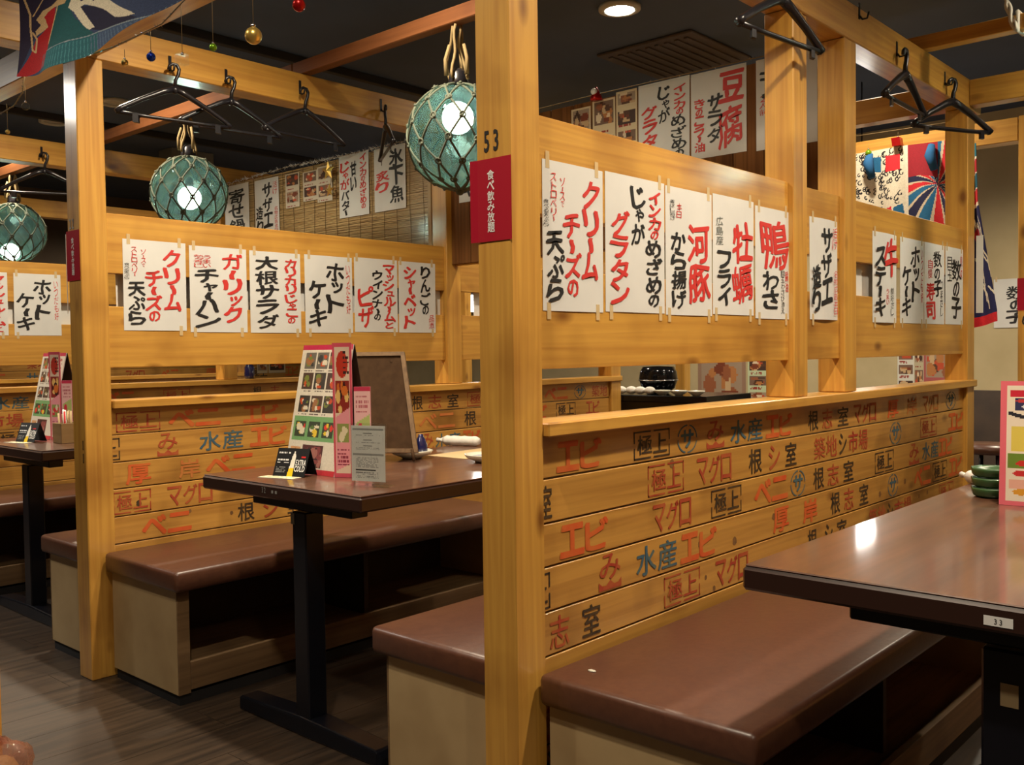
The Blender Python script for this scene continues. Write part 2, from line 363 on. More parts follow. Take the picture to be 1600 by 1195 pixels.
def flat(fr, W, H, w=0, bow=0):
    def f(U, V):
        u = U*W; v = H*(1-V); ww = w+bow*np.sin(U*np.pi)
        return tuple(fr.o[k]+fr.a[k]*u+fr.b[k]*v+fr.n[k]*ww for k in range(3))
    return f

# ================================================================ the room
def structure(name, mb, m, parent=None, **k): return build(name, mb, m, parent, kind='structure', **k)
X0, X1, YA, YB, CZ = -2.6, 7.3, -3.2, 9.6, 2.75
floor_m = noisy('dark_oak_vinyl_floor', (.066, .042, .026), (.024, .016, .011), .45, (3.2, 46, 1), 6, .32, .66, coat=.2, coat_rough=.3, dist=.4)
fl = thing('floor', None, None, (0, 0, 0), kind='structure')
build('subfloor', MB().box(X0, YA, -.06, X1, YB, -.004), 'dark', fl)
pw = .18; k = 0
y = YA
while y < YB:
    x = X0-R.uniform(0, 1.2)
    near = (.4 < y < 5.2)
    L = 1.2 if near else 20
    while x < X1:
        a, b = max(x, X0), min(x+L, X1)
        if b-a > .02: build('floor_plank', MB().box(a+.0007, y+.0007, -.004, b-.0007, min(y+pw, YB)-.0007, 0), floor_m, fl)
        x += L
    y += pw
structure('ceiling', MB().box(X0, YA, CZ, X1, YB, CZ+.08), 'ceil')
structure('wall_far', MB().box(X1, YA, 0, X1+.1, YB, CZ), 'plaster')
structure('wall_left', MB().box(X0, YB, 0, X1, YB+.1, CZ), 'wall')
structure('wall_right', MB().box(X0, YA-.1, 0, X1, YA, CZ), 'wall')
structure('wall_back', MB().box(X0-.1, YA, 0, X0, YB, CZ), 'wall')
structure('baseboard_far', MB().box(X1-.02, YA, 0, X1, YB, .12, .003), 'dark')

# ================================================================ partitions
ZP = [.935, .842, .745, .650, .552, .455, .358, .262, .165, .068, .02]
def stencil(parent, Yf, items, pxmap=True, x_off=0):
    """items: (plank row, text, x0, x1, paint) on the face of a plank"""
    fr = Frame((0, Yf, 0), (1, 0, 0), (0, 0, 1))
    for row, txt, x0, x1, pm in items:
        zt, zb = ZP[row-1]-(.012 if row == 1 else .007), ZP[row]+.006
        h = zt-zb; mb = MB(); w = .0010
        if txt == '極上':
            zt -= h*.04; zb += h*.04; h = zt-zb; t = .0042; W = x1-x0
            for (a, b, c_, d) in ((x0, zb, x0+t, zb+h*.42), (x0, zb+h*.58, x0+t, zt), (x1-t, zb, x1, zb+h*.42), (x1-t, zb+h*.58, x1, zt),
                                  (x0, zb, x0+W*.46, zb+t), (x0+W*.54, zb, x1, zb+t), (x0, zt-t, x0+W*.46, zt), (x0+W*.54, zt-t, x1, zt)):
                mb.add([fr.p(a, b, w), fr.p(c_, b, w), fr.p(c_, d, w), fr.p(a, d, w)], [(0, 1, 2, 3)])
            glyph(mb, fr, '極', x0+W*.10, zb+h*.17, x0+W*.49, zt-h*.15, w, ST); glyph(mb, fr, '上', x0+W*.53, zb+h*.17, x1-W*.09, zt-h*.15, w, ST)
        elif txt == 'サ':
            cx, cz, rx, rz = (x0+x1)/2, (zt+zb)/2, (x1-x0)/2, h/2; n = 28; vs = []; fs = []
            for i in range(n):
                t = 2*math.pi*i/n
                for q in (1, .90): vs.append(fr.p(cx+rx*q*math.cos(t), cz+rz*q*math.sin(t), w))
            for i in range(n):
                if i % 7 == 6: continue
                j = (i+1) % n; fs.append((2*i, 2*j, 2*j+1, 2*i+1))
            mb.add(vs, fs); glyph(mb, fr, 'サ', cx-rx*.6, cz-rz*.6, cx+rx*.6, cz+rz*.62, w, BR)
        elif txt == 'み':
            glyph(mb, fr, 'み', x0, zb+h*.30, x1, zt, w, ST)
            W = x1-x0; vs = [fr.p(x0+W*a, zb+h*b, w) for a, b in ((-.05, .02), (-.05, .27), (.10, .16), (.3, .14), (.5, .27), (.7, .14), (.90, .16), (1.05, .27), (1.05, .02))]
            mb.add(vs, [(0, 1, 2), (0, 2, 3), (0, 3, 8), (3, 4, 5), (3, 5, 8), (5, 6, 8), (6, 7, 8)])
        else:
            n = len(txt); sp = (x1-x0)/n; off = ST
            for i, ch in enumerate(txt):
                o = BR if pm == 'sred' else ST
                glyph(mb, fr, ch, x0+i*sp+sp*.05, zb+h*.08, x0+(i+1)*sp-sp*.05, zt-h*.08, w, o)
        if mb.f: build('stencil_lettering', mb, pm, parent[row-1])
load_glyphs(sorted(set('エビベニマグロサ厚岸')), BR)
S = .095
def partition(Yf, name, label, full, posts, rows=10, letter=None, board_bays=(), xend=4.51):
    t = thing(name, label, 'partition', (1.5, Yf+S/2, 0), 'wooden booth partitions')
    for (a, b, z0) in posts:
        build('post', MB().box(a, Yf, z0, b, Yf+S, 2.14, .003), 'wz', t)
    yb0, yb1 = Yf+.018, Yf+.077
    for (a, b) in board_bays:
        build('board', MB().box(a, yb0, 1.08, b, yb0+.03, 1.295, .002), 'wx', t)
        build('board', MB().box(a, yb0, 1.41, b, yb0+.03, 1.62, .002), 'wx', t)
    build('cap_rail', MB().box(1.551, Yf-.014, .936, xend-.002, Yf+S+.012, .966, .003), 'wx', t)
    planks = []
    for i in range(rows):
        zt, zb = ZP[i], ZP[i+1]
        planks.append(build('plank', MB().box(1.551, yb0, zb+.0030, xend-S-.001, yb1, zt-(.0 if i == 0 else .0014), .0016), 'plank', t))
    if letter: stencil(planks, yb0, letter)
    return t, planks
def xa(px, Yf, row):
    py = 690+(row-1)*45
    return at(px, py, 1, Yf+.018).x
def conv(lst, Yf):
    return [(r, t, xa(a, Yf, r), xa(b, Yf, r), c) for r, t, a, b, c in lst]
Y1, Y0 = 1.303, 3.270
L1 = [(1, 'エビ', 868, 940, 'sred'), (1, '極上', 990, 1046, 'sblack'), (1, 'サ', 1058, 1089, 'sblue'), (1, 'み', 1105, 1130, 'sdred'), (1, '水産', 1140, 1192, 'sblue'), (1, 'エビ', 1196, 1238, 'sred'),
      (1, '根', 1262, 1279, 'sblack'), (1, '志', 1284, 1301, 'sdred'), (1, '室', 1308, 1326, 'sblack'), (1, 'マグロ', 1334, 1369, 'sdred'), (1, '厚', 1386, 1404, 'sred'), (1, '岸', 1416, 1433, 'sfade'), (1, 'マグロ', 1442, 1466, 'sfade'), (1, 'サ', 1478, 1493, 'sblue'),
      (2, '室', 842, 862, 'sblack'), (2, '極上', 1012, 1068, 'sdred'), (2, 'マグロ', 1088, 1143, 'sdred'), (2, '根', 1169, 1191, 'sblack'), (2, 'シ', 1200, 1219, 'sdred'), (2, '室', 1226, 1245, 'sblack'), (2, '築地', 1271, 1308, 'sdred'), (2, 'シ', 1310, 1323, 'sblack'), (2, '市場', 1325, 1356, 'sdred'),
      (2, 'サ', 1390, 1408, 'sblue'), (2, '極上', 1438, 1463, 'sdred'), (2, 'エビ', 1481, 1505, 'sred'),
      (3, 'エビ', 873, 950, 'sred'), (3, 'マグロ', 1019, 1080, 'sdred'), (3, '極上', 1111, 1158, 'sblack'), (3, 'ベニ', 1178, 1231, 'sred'), (3, 'サ', 1235, 1258, 'sblue'), (3, '根', 1270, 1288, 'sblack'), (3, '志', 1292, 1311, 'sdred'), (3, '室', 1317, 1334, 'sblack'),
      (3, '極上', 1367, 1396, 'sblack'), (3, 'み', 1421, 1435, 'sdred'), (3, '水産', 1440, 1466, 'sblue'), (3, 'エビ', 1466, 1488, 'sred'),
      (4, '極上', 806, 858, 'sblack'), (4, 'み', 936, 968, 'sdred'), (4, '水産', 992, 1058, 'sblue'), (4, 'エビ', 1062, 1120, 'sred'), (4, '厚', 1207, 1233, 'sred'), (4, '岸', 1254, 1277, 'sred'), (4, '根', 1297, 1313, 'sblack'), (4, '志', 1318, 1334, 'sdred'), (4, '室', 1342, 1357, 'sblack'),
      (4, 'サ', 1387, 1403, 'sblue'), (4, 'ベニ', 1428, 1454, 'sred'), (4, '極上', 1457, 1479, 'sblack'), (4, 'エビ', 1482, 1503, 'sred'),
      (5, '志', 856, 889, 'sdred'), (5, '室', 907, 938, 'sblack'), (5, '極上', 1037, 1093, 'sdred'), (5, 'マグロ', 1117, 1169, 'sdred'), (5, '根', 1261, 1277, 'sblack'), (5, 'シ', 1288, 1301, 'sblack'), (5, '室', 1307, 1323, 'sblack'), (5, '築地', 1357, 1384, 'sdred'), (5, 'シ', 1386, 1395, 'sblack'), (5, '市場', 1397, 1424, 'sdred'), (5, '極上', 1467, 1489, 'sdred'),
      (7, 'エビ', 850, 905, 'sdred'), (8, 'シ', 850, 868, 'sblack')]
L0 = [(1, '極上', 182, 251, 'sdred'), (1, 'ベニ', 263, 346, 'sred'), (1, 'エビ', 380, 437, 'sred'), (1, '根', 644, 662, 'sblack'), (1, '志', 669, 691, 'sdred'), (1, '室', 699, 718, 'sblack'), (1, '極上', 731, 772, 'sdred'), (1, 'ベニ', 851, 888, 'sred'), (1, 'サ', 898, 916, 'sblue'), (1, '築地', 925, 950, 'sdred'),
      (2, '極上', 130, 188, 'sblack'), (2, 'み', 248, 278, 'sdred'), (2, '水産', 311, 382, 'sblue'), (2, 'エビ', 391, 450, 'sred'), (2, 'ベニ', 655, 713, 'sfade'), (2, '根', 726, 746, 'sblack'), (2, 'エビ', 820, 856, 'sred'), (2, '極上', 870, 900, 'sblack'), (2, 'エビ', 916, 938, 'sdred'),
      (3, '厚', 196, 238, 'sred'), (3, '岸', 279, 315, 'sfade'), (3, 'ベニ', 322, 400, 'sred'), (3, 'み', 662, 678, 'sdred'), (3, '水産', 681, 722, 'sblue'), (3, 'エビ', 724, 752, 'sred'),
      (4, '極上', 178, 237, 'sdred'), (4, 'マグロ', 262, 334, 'sdred'), (5, 'ベニ', 222, 301, 'sred'), (5, '根', 372, 400, 'sblack'), (5, 'シ', 412, 438, 'sdred'), (5, '室', 450, 468, 'sblack')]
VOC = [('エビ', 'sred', .15), ('極上', 'sdred', .16), ('極上', 'sblack', .16), ('サ', 'sblue', .085), ('み', 'sdred', .08), ('水産', 'sblue', .17), ('マグロ', 'sdred', .16), ('根志室', 'sblack', .26), ('厚岸', 'sred', .22), ('ベニ', 'sred', .17), ('築地', 'sdred', .15), ('市場', 'sdred', .14)]
def filler(x0, x1, rows):
    out = []
    for r in rows:
        x = x0+R.uniform(.02, .2)
        while True:
            t, c, wd = R.choice(VOC)
            if x+wd > x1: break
            out.append((r, t, x, x+wd, c)); x += wd+R.uniform(.04, .22)
    return out
p1, pl1 = partition(Y1, 'booth_partition', 'nearest wooden booth partition, with the tall post numbered 53 and stencilled planks', True,
    [(1.455, 1.55, 0), (2.737, 2.803, .967), (3.115, 3.21, .967), (4.415, 4.51, 0)], letter=conv(L1, Y1), board_bays=[(1.551, 2.736), (2.844, 3.114), (3.211, 4.414)])
build('batten', MB().box(2.804, Y1+.006, .967, 2.843, Y1+.07, 2.14, .002), 'wz', p1)
p0, pl0 = partition(Y0, 'booth_partition', 'second wooden booth partition, behind the set table, its end post carrying a crimson tag', True,
    [(1.455, 1.55, 0), (3.19, 3.285, .967), (4.505, 4.60, 0)], letter=conv(L0, Y0)+filler(2.3, 3.3, (4,)), board_bays=[(1.551, 3.189), (3.286, 4.504)], xend=4.60)
pm, _ = partition(5.237, 'booth_partition', 'third wooden booth partition, seen at the left edge behind the dark corner table', True,
    [(1.455, 1.55, 0), (3.19, 3.285, .967), (4.505, 4.60, 0)], letter=[(1, '水産', 1.86, 2.05, 'sblue'), (2, '市場', 1.83, 2.02, 'sdred'), (3, '極上', 1.88, 2.07, 'sblack'), (4, 'サ', 2.03, 2.12, 'sblue'), (4, '築地', 2.2, 2.4, 'sred'), (1, 'ベニ', 2.45, 2.63, 'sred'), (1, '極上', 2.8, 2.97, 'sdred'), (1, '根', 3.4, 3.47, 'sblack'), (1, '志', 3.53, 3.6, 'sdred'), (2, 'エビ', 2.3, 2.5, 'sred')]+filler(3.7, 4.5, (1, 2)),
    board_bays=[(1.551, 3.189), (3.286, 4.504)], xend=4.60)
pf, _ = partition(7.204, 'booth_partition', 'farthest wooden booth partition, only a strip of orange planks seen through the slits', True,
    [(1.455, 1.55, 0), (3.19, 3.285, .967), (4.505, 4.60, 0)], letter=filler(1.6, 4.5, (1, 2)), board_bays=[(1.551, 3.189), (3.286, 4.504)], xend=4.60)
pr_, _ = partition(-.664, 'booth_partition', 'wooden booth partition on the near side of the table numbered 33', True,
    [(1.455, 1.55, 0), (3.115, 3.21, .967), (4.415, 4.51, 0)], board_bays=[(1.551, 3.114), (3.211, 4.414)])

# stencilled wainscot on the wall far behind the booths
t = thing('plank_wainscot', 'strip of stencilled orange planks on the wall far behind, seen through the slits', 'wainscot', (4.1, YB-.02, .7))
wp = [build('plank', MB().box(2.3, YB-.045, .70+.145*i+.002, 7.25, YB-.001, .70+.145*(i+1)-.002, .001), 'plank', t) for i in range(4)][::-1]
for i in range(4):
    x = 2.4
    while x < 6.9:
        tx, c_, wd = R.choice(VOC); mb = MB(); fr_ = Frame((0, YB-.045, 0), (1, 0, 0), (0, 0, 1)); zb_ = .70+.145*(3-i)
        for q, ch in enumerate(tx): glyph(mb, fr_, ch, x+q*wd*1.3/len(tx), zb_+.02, x+(q+.9)*wd*1.3/len(tx), zb_+.125, .001, ST)
        build('stencil_lettering', mb, c_, wp[i]); x += wd*1.3+R.uniform(.1, .35)
def knot(planks, Yf, px, py, r, m='dark'):
    p = at(px, py, 1, Yf+.0172); row = next((i for i in range(10) if ZP[i+1] < p.z <= ZP[i]), None)
    if row is None: return
    n = 12; mb = MB(); vs = [(p.x+r*(1+.18*math.sin(3*q))*math.cos(2*math.pi*q/n), Yf+.0174, p.z+r*1.15*math.sin(2*math.pi*q/n)) for q in range(n)]
    build('knot', mb.add(vs, [tuple(range(n))]), m, planks[row])
for px, py, r in ((217, 786, .010), (362, 801, .007), (297, 798, .006)): knot(pl0, Y0, px, py, r, 'sblack' if px == 217 else 'knotm')
for px, py, r in ((1209, 807, .009), (1094, 850, .009), (1148, 845, .011), (1103, 902, .006), (1116, 919, .007), (1414, 752, .010), (1375, 772, .010), (1436, 775, .008), (1449, 769, .008), (1050, 724, .010)): knot(pl1, Y1, px, py, r, 'knotm')
# overhead timbers
TB, TT = 2.141, 2.266
def beam(name, label, x0, y0, z0, x1, y1, z1, m, grp='overhead beams'):
    return build(name, MB().box(x0, y0, z0, x1, y1, z1, .003), m, None, label, 'beam', grp)
ys = [-.664, Y1, Y0, 5.237, 7.204]
nm = ['off to the right of the picture', 'over the nearest partition, coat hooks on its face', 'over the second partition, crossing the aisle behind the baubles', 'over the third partition behind the glass floats', 'over the farthest partition']
for yy, n_ in zip(ys, nm):
    beam('overhead_beam', 'long golden pine beam '+n_, -1.9 if yy > 2 else 1.455, yy, TB, 4.60, yy+S, TT, 'wx')
for xx, w_ in ((1.455, 'on the aisle side'), (4.43, 'at the far ends of the partitions')):
    for i, (a, b) in enumerate(zip(ys, ys[1:])):
        where = ['over the foreground booth', 'spanning the middle booth', 'spanning the booth behind it', 'spanning the farthest booth'][i]
        beam('cross_beam', 'short pine beam %s, %s' % (w_, where), xx, a+S+.001, TB+.01, xx+.08, b-.001, TT-.005, 'wy', 'short cross beams')
JX = 2.385
for (a, b, l) in ((Y1+.02, Y0+.07, 'slim reddish joist that carries the nearest glass float by its straw rope'), (Y0+.075, 5.32, 'slim reddish joist that carries the middle glass float'), (5.33, 7.3, 'slim reddish joist that carries the glass float at the left edge')):
    beam('joist', l, JX, a, TT+.001, JX+.045, b, TT+.056, 'joist', 'joists laid over the beams')
beam('joist', 'short pine joist at the top right with a white rope tied round it', 3.87, -.64, TT+.001, 3.925, Y1+.09, TT+.056, 'wy', 'joists laid over the beams')
beam('cross_beam', 'pine beam beyond the far passage, above the printed festival flags', 5.2, 1.303, 2.12, 5.295, 5.6, 2.235, 'wy', 'short cross beams')

# far block across the second passage
t = thing('far_booth_post', 'pine post at the right edge with a crimson tag, standing across the far passage', 'post', (5.25, 1.255, 0))
build('post', MB().box(5.2, 1.206, 0, 5.295, 1.301, 2.24, .003), 'wz', t)
mb = MB(); fr = Frame((5.2, 1.298, 0), (0, -1, 0), (0, 0, 1)); load_glyphs('6', BR*.7)
glyph(mb, fr, '6', .012, 1.215, .042, 1.265, .001, BR*.7)
build('house_number', mb, 'ink', t)
for (yy, lb) in ((3.27, 'slim pine post behind the slit, beside the far black counter'), (5.237, 'pine post across the far passage behind the third partition')):
    build('far_booth_post', MB().box(5.30, yy, 0, 5.37, yy+.07, 2.12, .003), 'wz', None, lb, 'post', 'posts across the far passage')
# back boards between the booths
def back_panel(y0, y1, label):
    t = thing('back_panel', label, 'panel', (3.235, (y0+y1)/2, 1.53), 'hanging back panels')
    build('rail', MB().box(3.245, y0, 1.53, 3.27, y1, 1.60, .002), 'wy', t)
    build('rail', MB().box(3.245, y0, 2.07, 3.27, y1, 2.14, .002), 'wy', t)
    y = y0; n = round((y1-y0)/.125); st = (y1-y0)/n
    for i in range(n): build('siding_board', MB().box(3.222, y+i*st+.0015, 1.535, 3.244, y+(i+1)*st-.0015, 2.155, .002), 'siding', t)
    return t
back_panel(1.40, 3.268, 'brown upright-board panel behind the post numbered 53, hung with menu posters')
t = thing('bamboo_blind', 'split-bamboo blind beyond the second partition, hung with menu posters', 'blind', (3.2, 4.3, 1.4))
mb = MB(); z = 1.42
while z < 2.15:
    y = 3.40
    while y < 5.21:
        L = R.uniform(.3, .9); y2 = min(y+L, 5.21); dz = R.uniform(-.0012, .0012)
        mb.box(3.209+R.uniform(0, .001), y, z+dz, 3.213, y2, z+dz+.0042); y = y2+.002
    z += .0062
build('reeds', mb, 'reed', t, kind='stuff')
for i in range(19):
    y = 3.44+i*.097; build('binding_thread', MB().tube([(3.2065+.0005*math.sin(z*40), y+.003*math.sin(z*17+i), z) for z in np.linspace(1.42, 2.15, 12)], .0012, 4), 'thread', t)
build('backing_board', MB().box(3.222, 3.38, 1.40, 3.24, 5.225, 2.13, .002), 'tan', t)
build('edge_strip', MB().box(3.19, 3.372, 1.40, 3.221, 3.394, 2.13, .001), 'panel', t)

# ================================================================ benches
def bench(y0, y1, front, label, xa0=1.525, xb=3.12, opening=True):
    """front = the y of the open side"""
    t = thing('bench', label, 'bench', ((xa0+xb)/2, (y0+y1)/2, 0), 'booth benches')
    fy = y0 if front == y0 else y1; by = y1 if front == y0 else y0; s = 1 if by > fy else -1
    mb = MB().box(xa0-.022, y0, .372, xb, y1, .44)
    build('seat_cushion', mb, 'vinyl', t, bevel=.014, smooth=True)
    py = fy+s*.035; lo, hi = sorted((py, by-s*.012))
    fp, bp_ = (py, py+s*.006)
    build('end_panel', MB().box(xa0, py+s*.0065, .035, xa0+.042, by-s*.012, .372, .001), 'panel', t)
    build('edge_strip', MB().box(xa0, py, .035, xa0+.042, py+s*.006, .372, .001), 'plinth', t)
    build('end_panel', MB().box(xb-.04, lo, .035, xb-.018, hi, .372, .001), 'panel', t)
    build('plinth', MB().box(xa0+.043, py, .045, xb-.041, py+s*.02, .135, .001), 'plinth', t)
    build('bottom_shelf', MB().box(xa0+.043, py+s*.021, .10, xb-.041, by-s*.035, .118), 'plinth', t)
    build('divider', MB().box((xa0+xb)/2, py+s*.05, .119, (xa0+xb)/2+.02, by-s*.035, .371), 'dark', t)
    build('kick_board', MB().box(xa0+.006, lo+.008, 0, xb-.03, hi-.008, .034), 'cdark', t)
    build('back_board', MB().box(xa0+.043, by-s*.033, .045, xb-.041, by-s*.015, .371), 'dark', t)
    return t
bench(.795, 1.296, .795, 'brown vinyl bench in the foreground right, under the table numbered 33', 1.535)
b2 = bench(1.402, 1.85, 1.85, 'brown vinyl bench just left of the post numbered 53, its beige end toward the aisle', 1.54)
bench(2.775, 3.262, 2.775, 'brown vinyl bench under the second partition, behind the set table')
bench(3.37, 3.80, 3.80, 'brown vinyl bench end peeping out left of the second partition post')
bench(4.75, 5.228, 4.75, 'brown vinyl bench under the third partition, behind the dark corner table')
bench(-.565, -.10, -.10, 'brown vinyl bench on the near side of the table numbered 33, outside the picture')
for (x, y, l) in ((1.80, 1.60, 0),):
    build('cushion_button', MB().lathe((x, y, .4405), [(.001, .0), (.010, .0), (.008, .004), (.001, .005)], 12), 'vinyl', b2)
    build('tack', MB().ball((x, y, .446), .003, 6), 'silver', b2)
build('vinyl_tear', MB().lathe((1.60, 1.22, .4405), [(.001, .0), (.007, .0), (.005, .002), (.001, .003)], 10, 1, 1.6), 'cer', bpy.data.objects['bench'])

# ================================================================ tables
def table(x0, x1, yc, label, num, numy, sticker=True, hw=.385):
    t = thing('table', label, 'table', ((x0+x1)/2, yc, 0), 'booth tables')
    y0, y1 = yc-hw, yc+hw
    build('edge_band', MB().box(x0, y0, .706, x1, y1, .746, .005), 'tedge', t)
    build('tabletop', MB().box(x0+.004, y0+.004, .7462, x1-.004, y1-.004, .750, .002), 'table', t)
    for xl in (x0+.115, x1-.22):
        build('leg', MB().box(xl-.033, yc-.033, .05, xl+.033, yc+.033, .66, .004), 'black', t)
        mb = MB(); w0, w1 = .036, .030
        vs = []
        for yy, hh, ww in ((yc-.345, .022, .026), (yc-.33, .045, .034), (yc, .058, .038), (yc+.33, .045, .034), (yc+.345, .022, .026)):
            vs += [(xl-ww, yy, 0), (xl+ww, yy, 0), (xl+ww, yy, hh), (xl-ww, yy, hh)]
        fs = [(0, 1, 2, 3)[::-1], (16, 17, 18, 19)]
        for i in range(4):
            for k in range(4): a, b = i*4+k, i*4+(k+1) % 4; fs.append((a, b, b+4, a+4))
        mb.add(vs, fs); build('foot', mb, 'black', t, bevel=.006)
        build('bracket', MB().box(xl-.03, yc-.24, .664, xl+.03, yc+.24, .705, .003), 'black', t)
    fr = Frame((x0, y1, 0), (0, -1, 0), (0, 0, 1))
    return t, fr
T1, f1 = table(1.56, 2.93, 2.315, 'dark mahogany table with menus, plates and a rolled towel, between the first two partitions', '32', 0)
T2, f2 = table(1.47, 2.79, .405, 'dark mahogany table in the foreground right, numbered 33', '33', 0, hw=.392)
T0, f0 = table(1.56, 2.93, 4.285, 'dark corner table at the left edge, with a menu stand and a wooden box', '', 0)
mb = MB(); glyph(mb, Frame((1.5594, 2.70, 0), (0, -1, 0), (0, 0, 1)), '3', .325, .722, .335, .738, .001, FN); glyph(mb, Frame((1.5594, 2.70, 0), (0, -1, 0), (0, 0, 1)), '2', .337, .722, .347, .738, .001, FN)
build('table_number', mb, 'grey', T1)
mb = MB().box(1.5588, 2.318, .724, 1.5598, 2.326, .732); mb.box(1.5588, 2.300, .724, 1.5598, 2.308, .732); build('sticker_remnant', mb, 'grey', T1)
build('leg_sticker', MB().box(1.6405, 2.335, .622, 1.6418, 2.352, .655), 'grey', T1)
sx = 1.4696
b_ = build('number_sticker', MB().box(sx, .372, .7165, sx-.0006, .411, .7305), 'white', T2, label='white sticker reading 33')
mb = MB(); fr = Frame((sx-.0008, .411, 0), (0, -1, 0), (0, 0, 1)); glyph(mb, fr, '3', .013, .7195, .019, .7275, .0004, FN); glyph(mb, fr, '3', .020, .7195, .026, .7275, .0004, FN)
build('sticker_digits', mb, 'ink', b_)
build('leg_sticker', MB().box(1.5505, .385, .575, 1.5515, .41, .61), 'kraft', T2)

# ================================================================ posters
fmapk = {'k': 'ink', 'r': 'inkr', 'g': 'inkg'}
def poster(fr, W, H, cols, label, group, tapes=True, bow=.0, name='menu_poster', small=()):
    t = thing(name, label, 'poster', fr.p(W/2, 0, 0), group)
    n = 8; vs = []; fs = []
    tilt = R.uniform(-.003, .003)
    for j in range(2):
        for i in range(n+1):
            u = W*i/n; o = bow*math.sin(math.pi*i/n)+.0006
            vs.append(fr.p(u+(tilt if j else 0), H*j, o)); vs.append(fr.p(u+(tilt if j else 0), H*j, o+.0005))
    def q(j, i, k): return (j*(n+1)+i)*2+k
    for i in range(n):
        fs += [(q(0, i, 1), q(0, i+1, 1), q(1, i+1, 1), q(1, i, 1)), (q(0, i, 0), q(1, i, 0), q(1, i+1, 0), q(0, i+1, 0)),
               (q(0, i, 0), q(0, i+1, 0), q(0, i+1, 1), q(0, i, 1)), (q(1, i, 0), q(1, i, 1), q(1, i+1, 1), q(1, i+1, 0))]
    fs += [(q(0, 0, 0), q(0, 0, 1), q(1, 0, 1), q(1, 0, 0)), (q(0, n, 0), q(1, n, 0), q(1, n, 1), q(0, n, 1))]
    build('paper_sheet', MB().add(vs, fs), 'paper', t)
    for lst, off, wb in ((cols, BR, .035), (small, FN, .02)):
        for (txt, c, cx, a, b, s) in lst:
            mb = MB(); column(mb, fr, txt, cx*W, H*(1-a), H*(1-b), s*W, .0019+bow, off, wb)
            if mb.f: build('brush_lettering', mb, fmapk[c], t)
    if tapes:
        for u in (.03*W+R.uniform(0, .01), W*.90-R.uniform(0, .01)):
            for v in (-.018, H-.018):
                if R.random() < .85: build('tape_strip', MB().obox(fr.p(u, v, .0013+bow*.3), fr.a*.013, fr.b*.036, fr.n*.0003), 'tape', t)
    return t
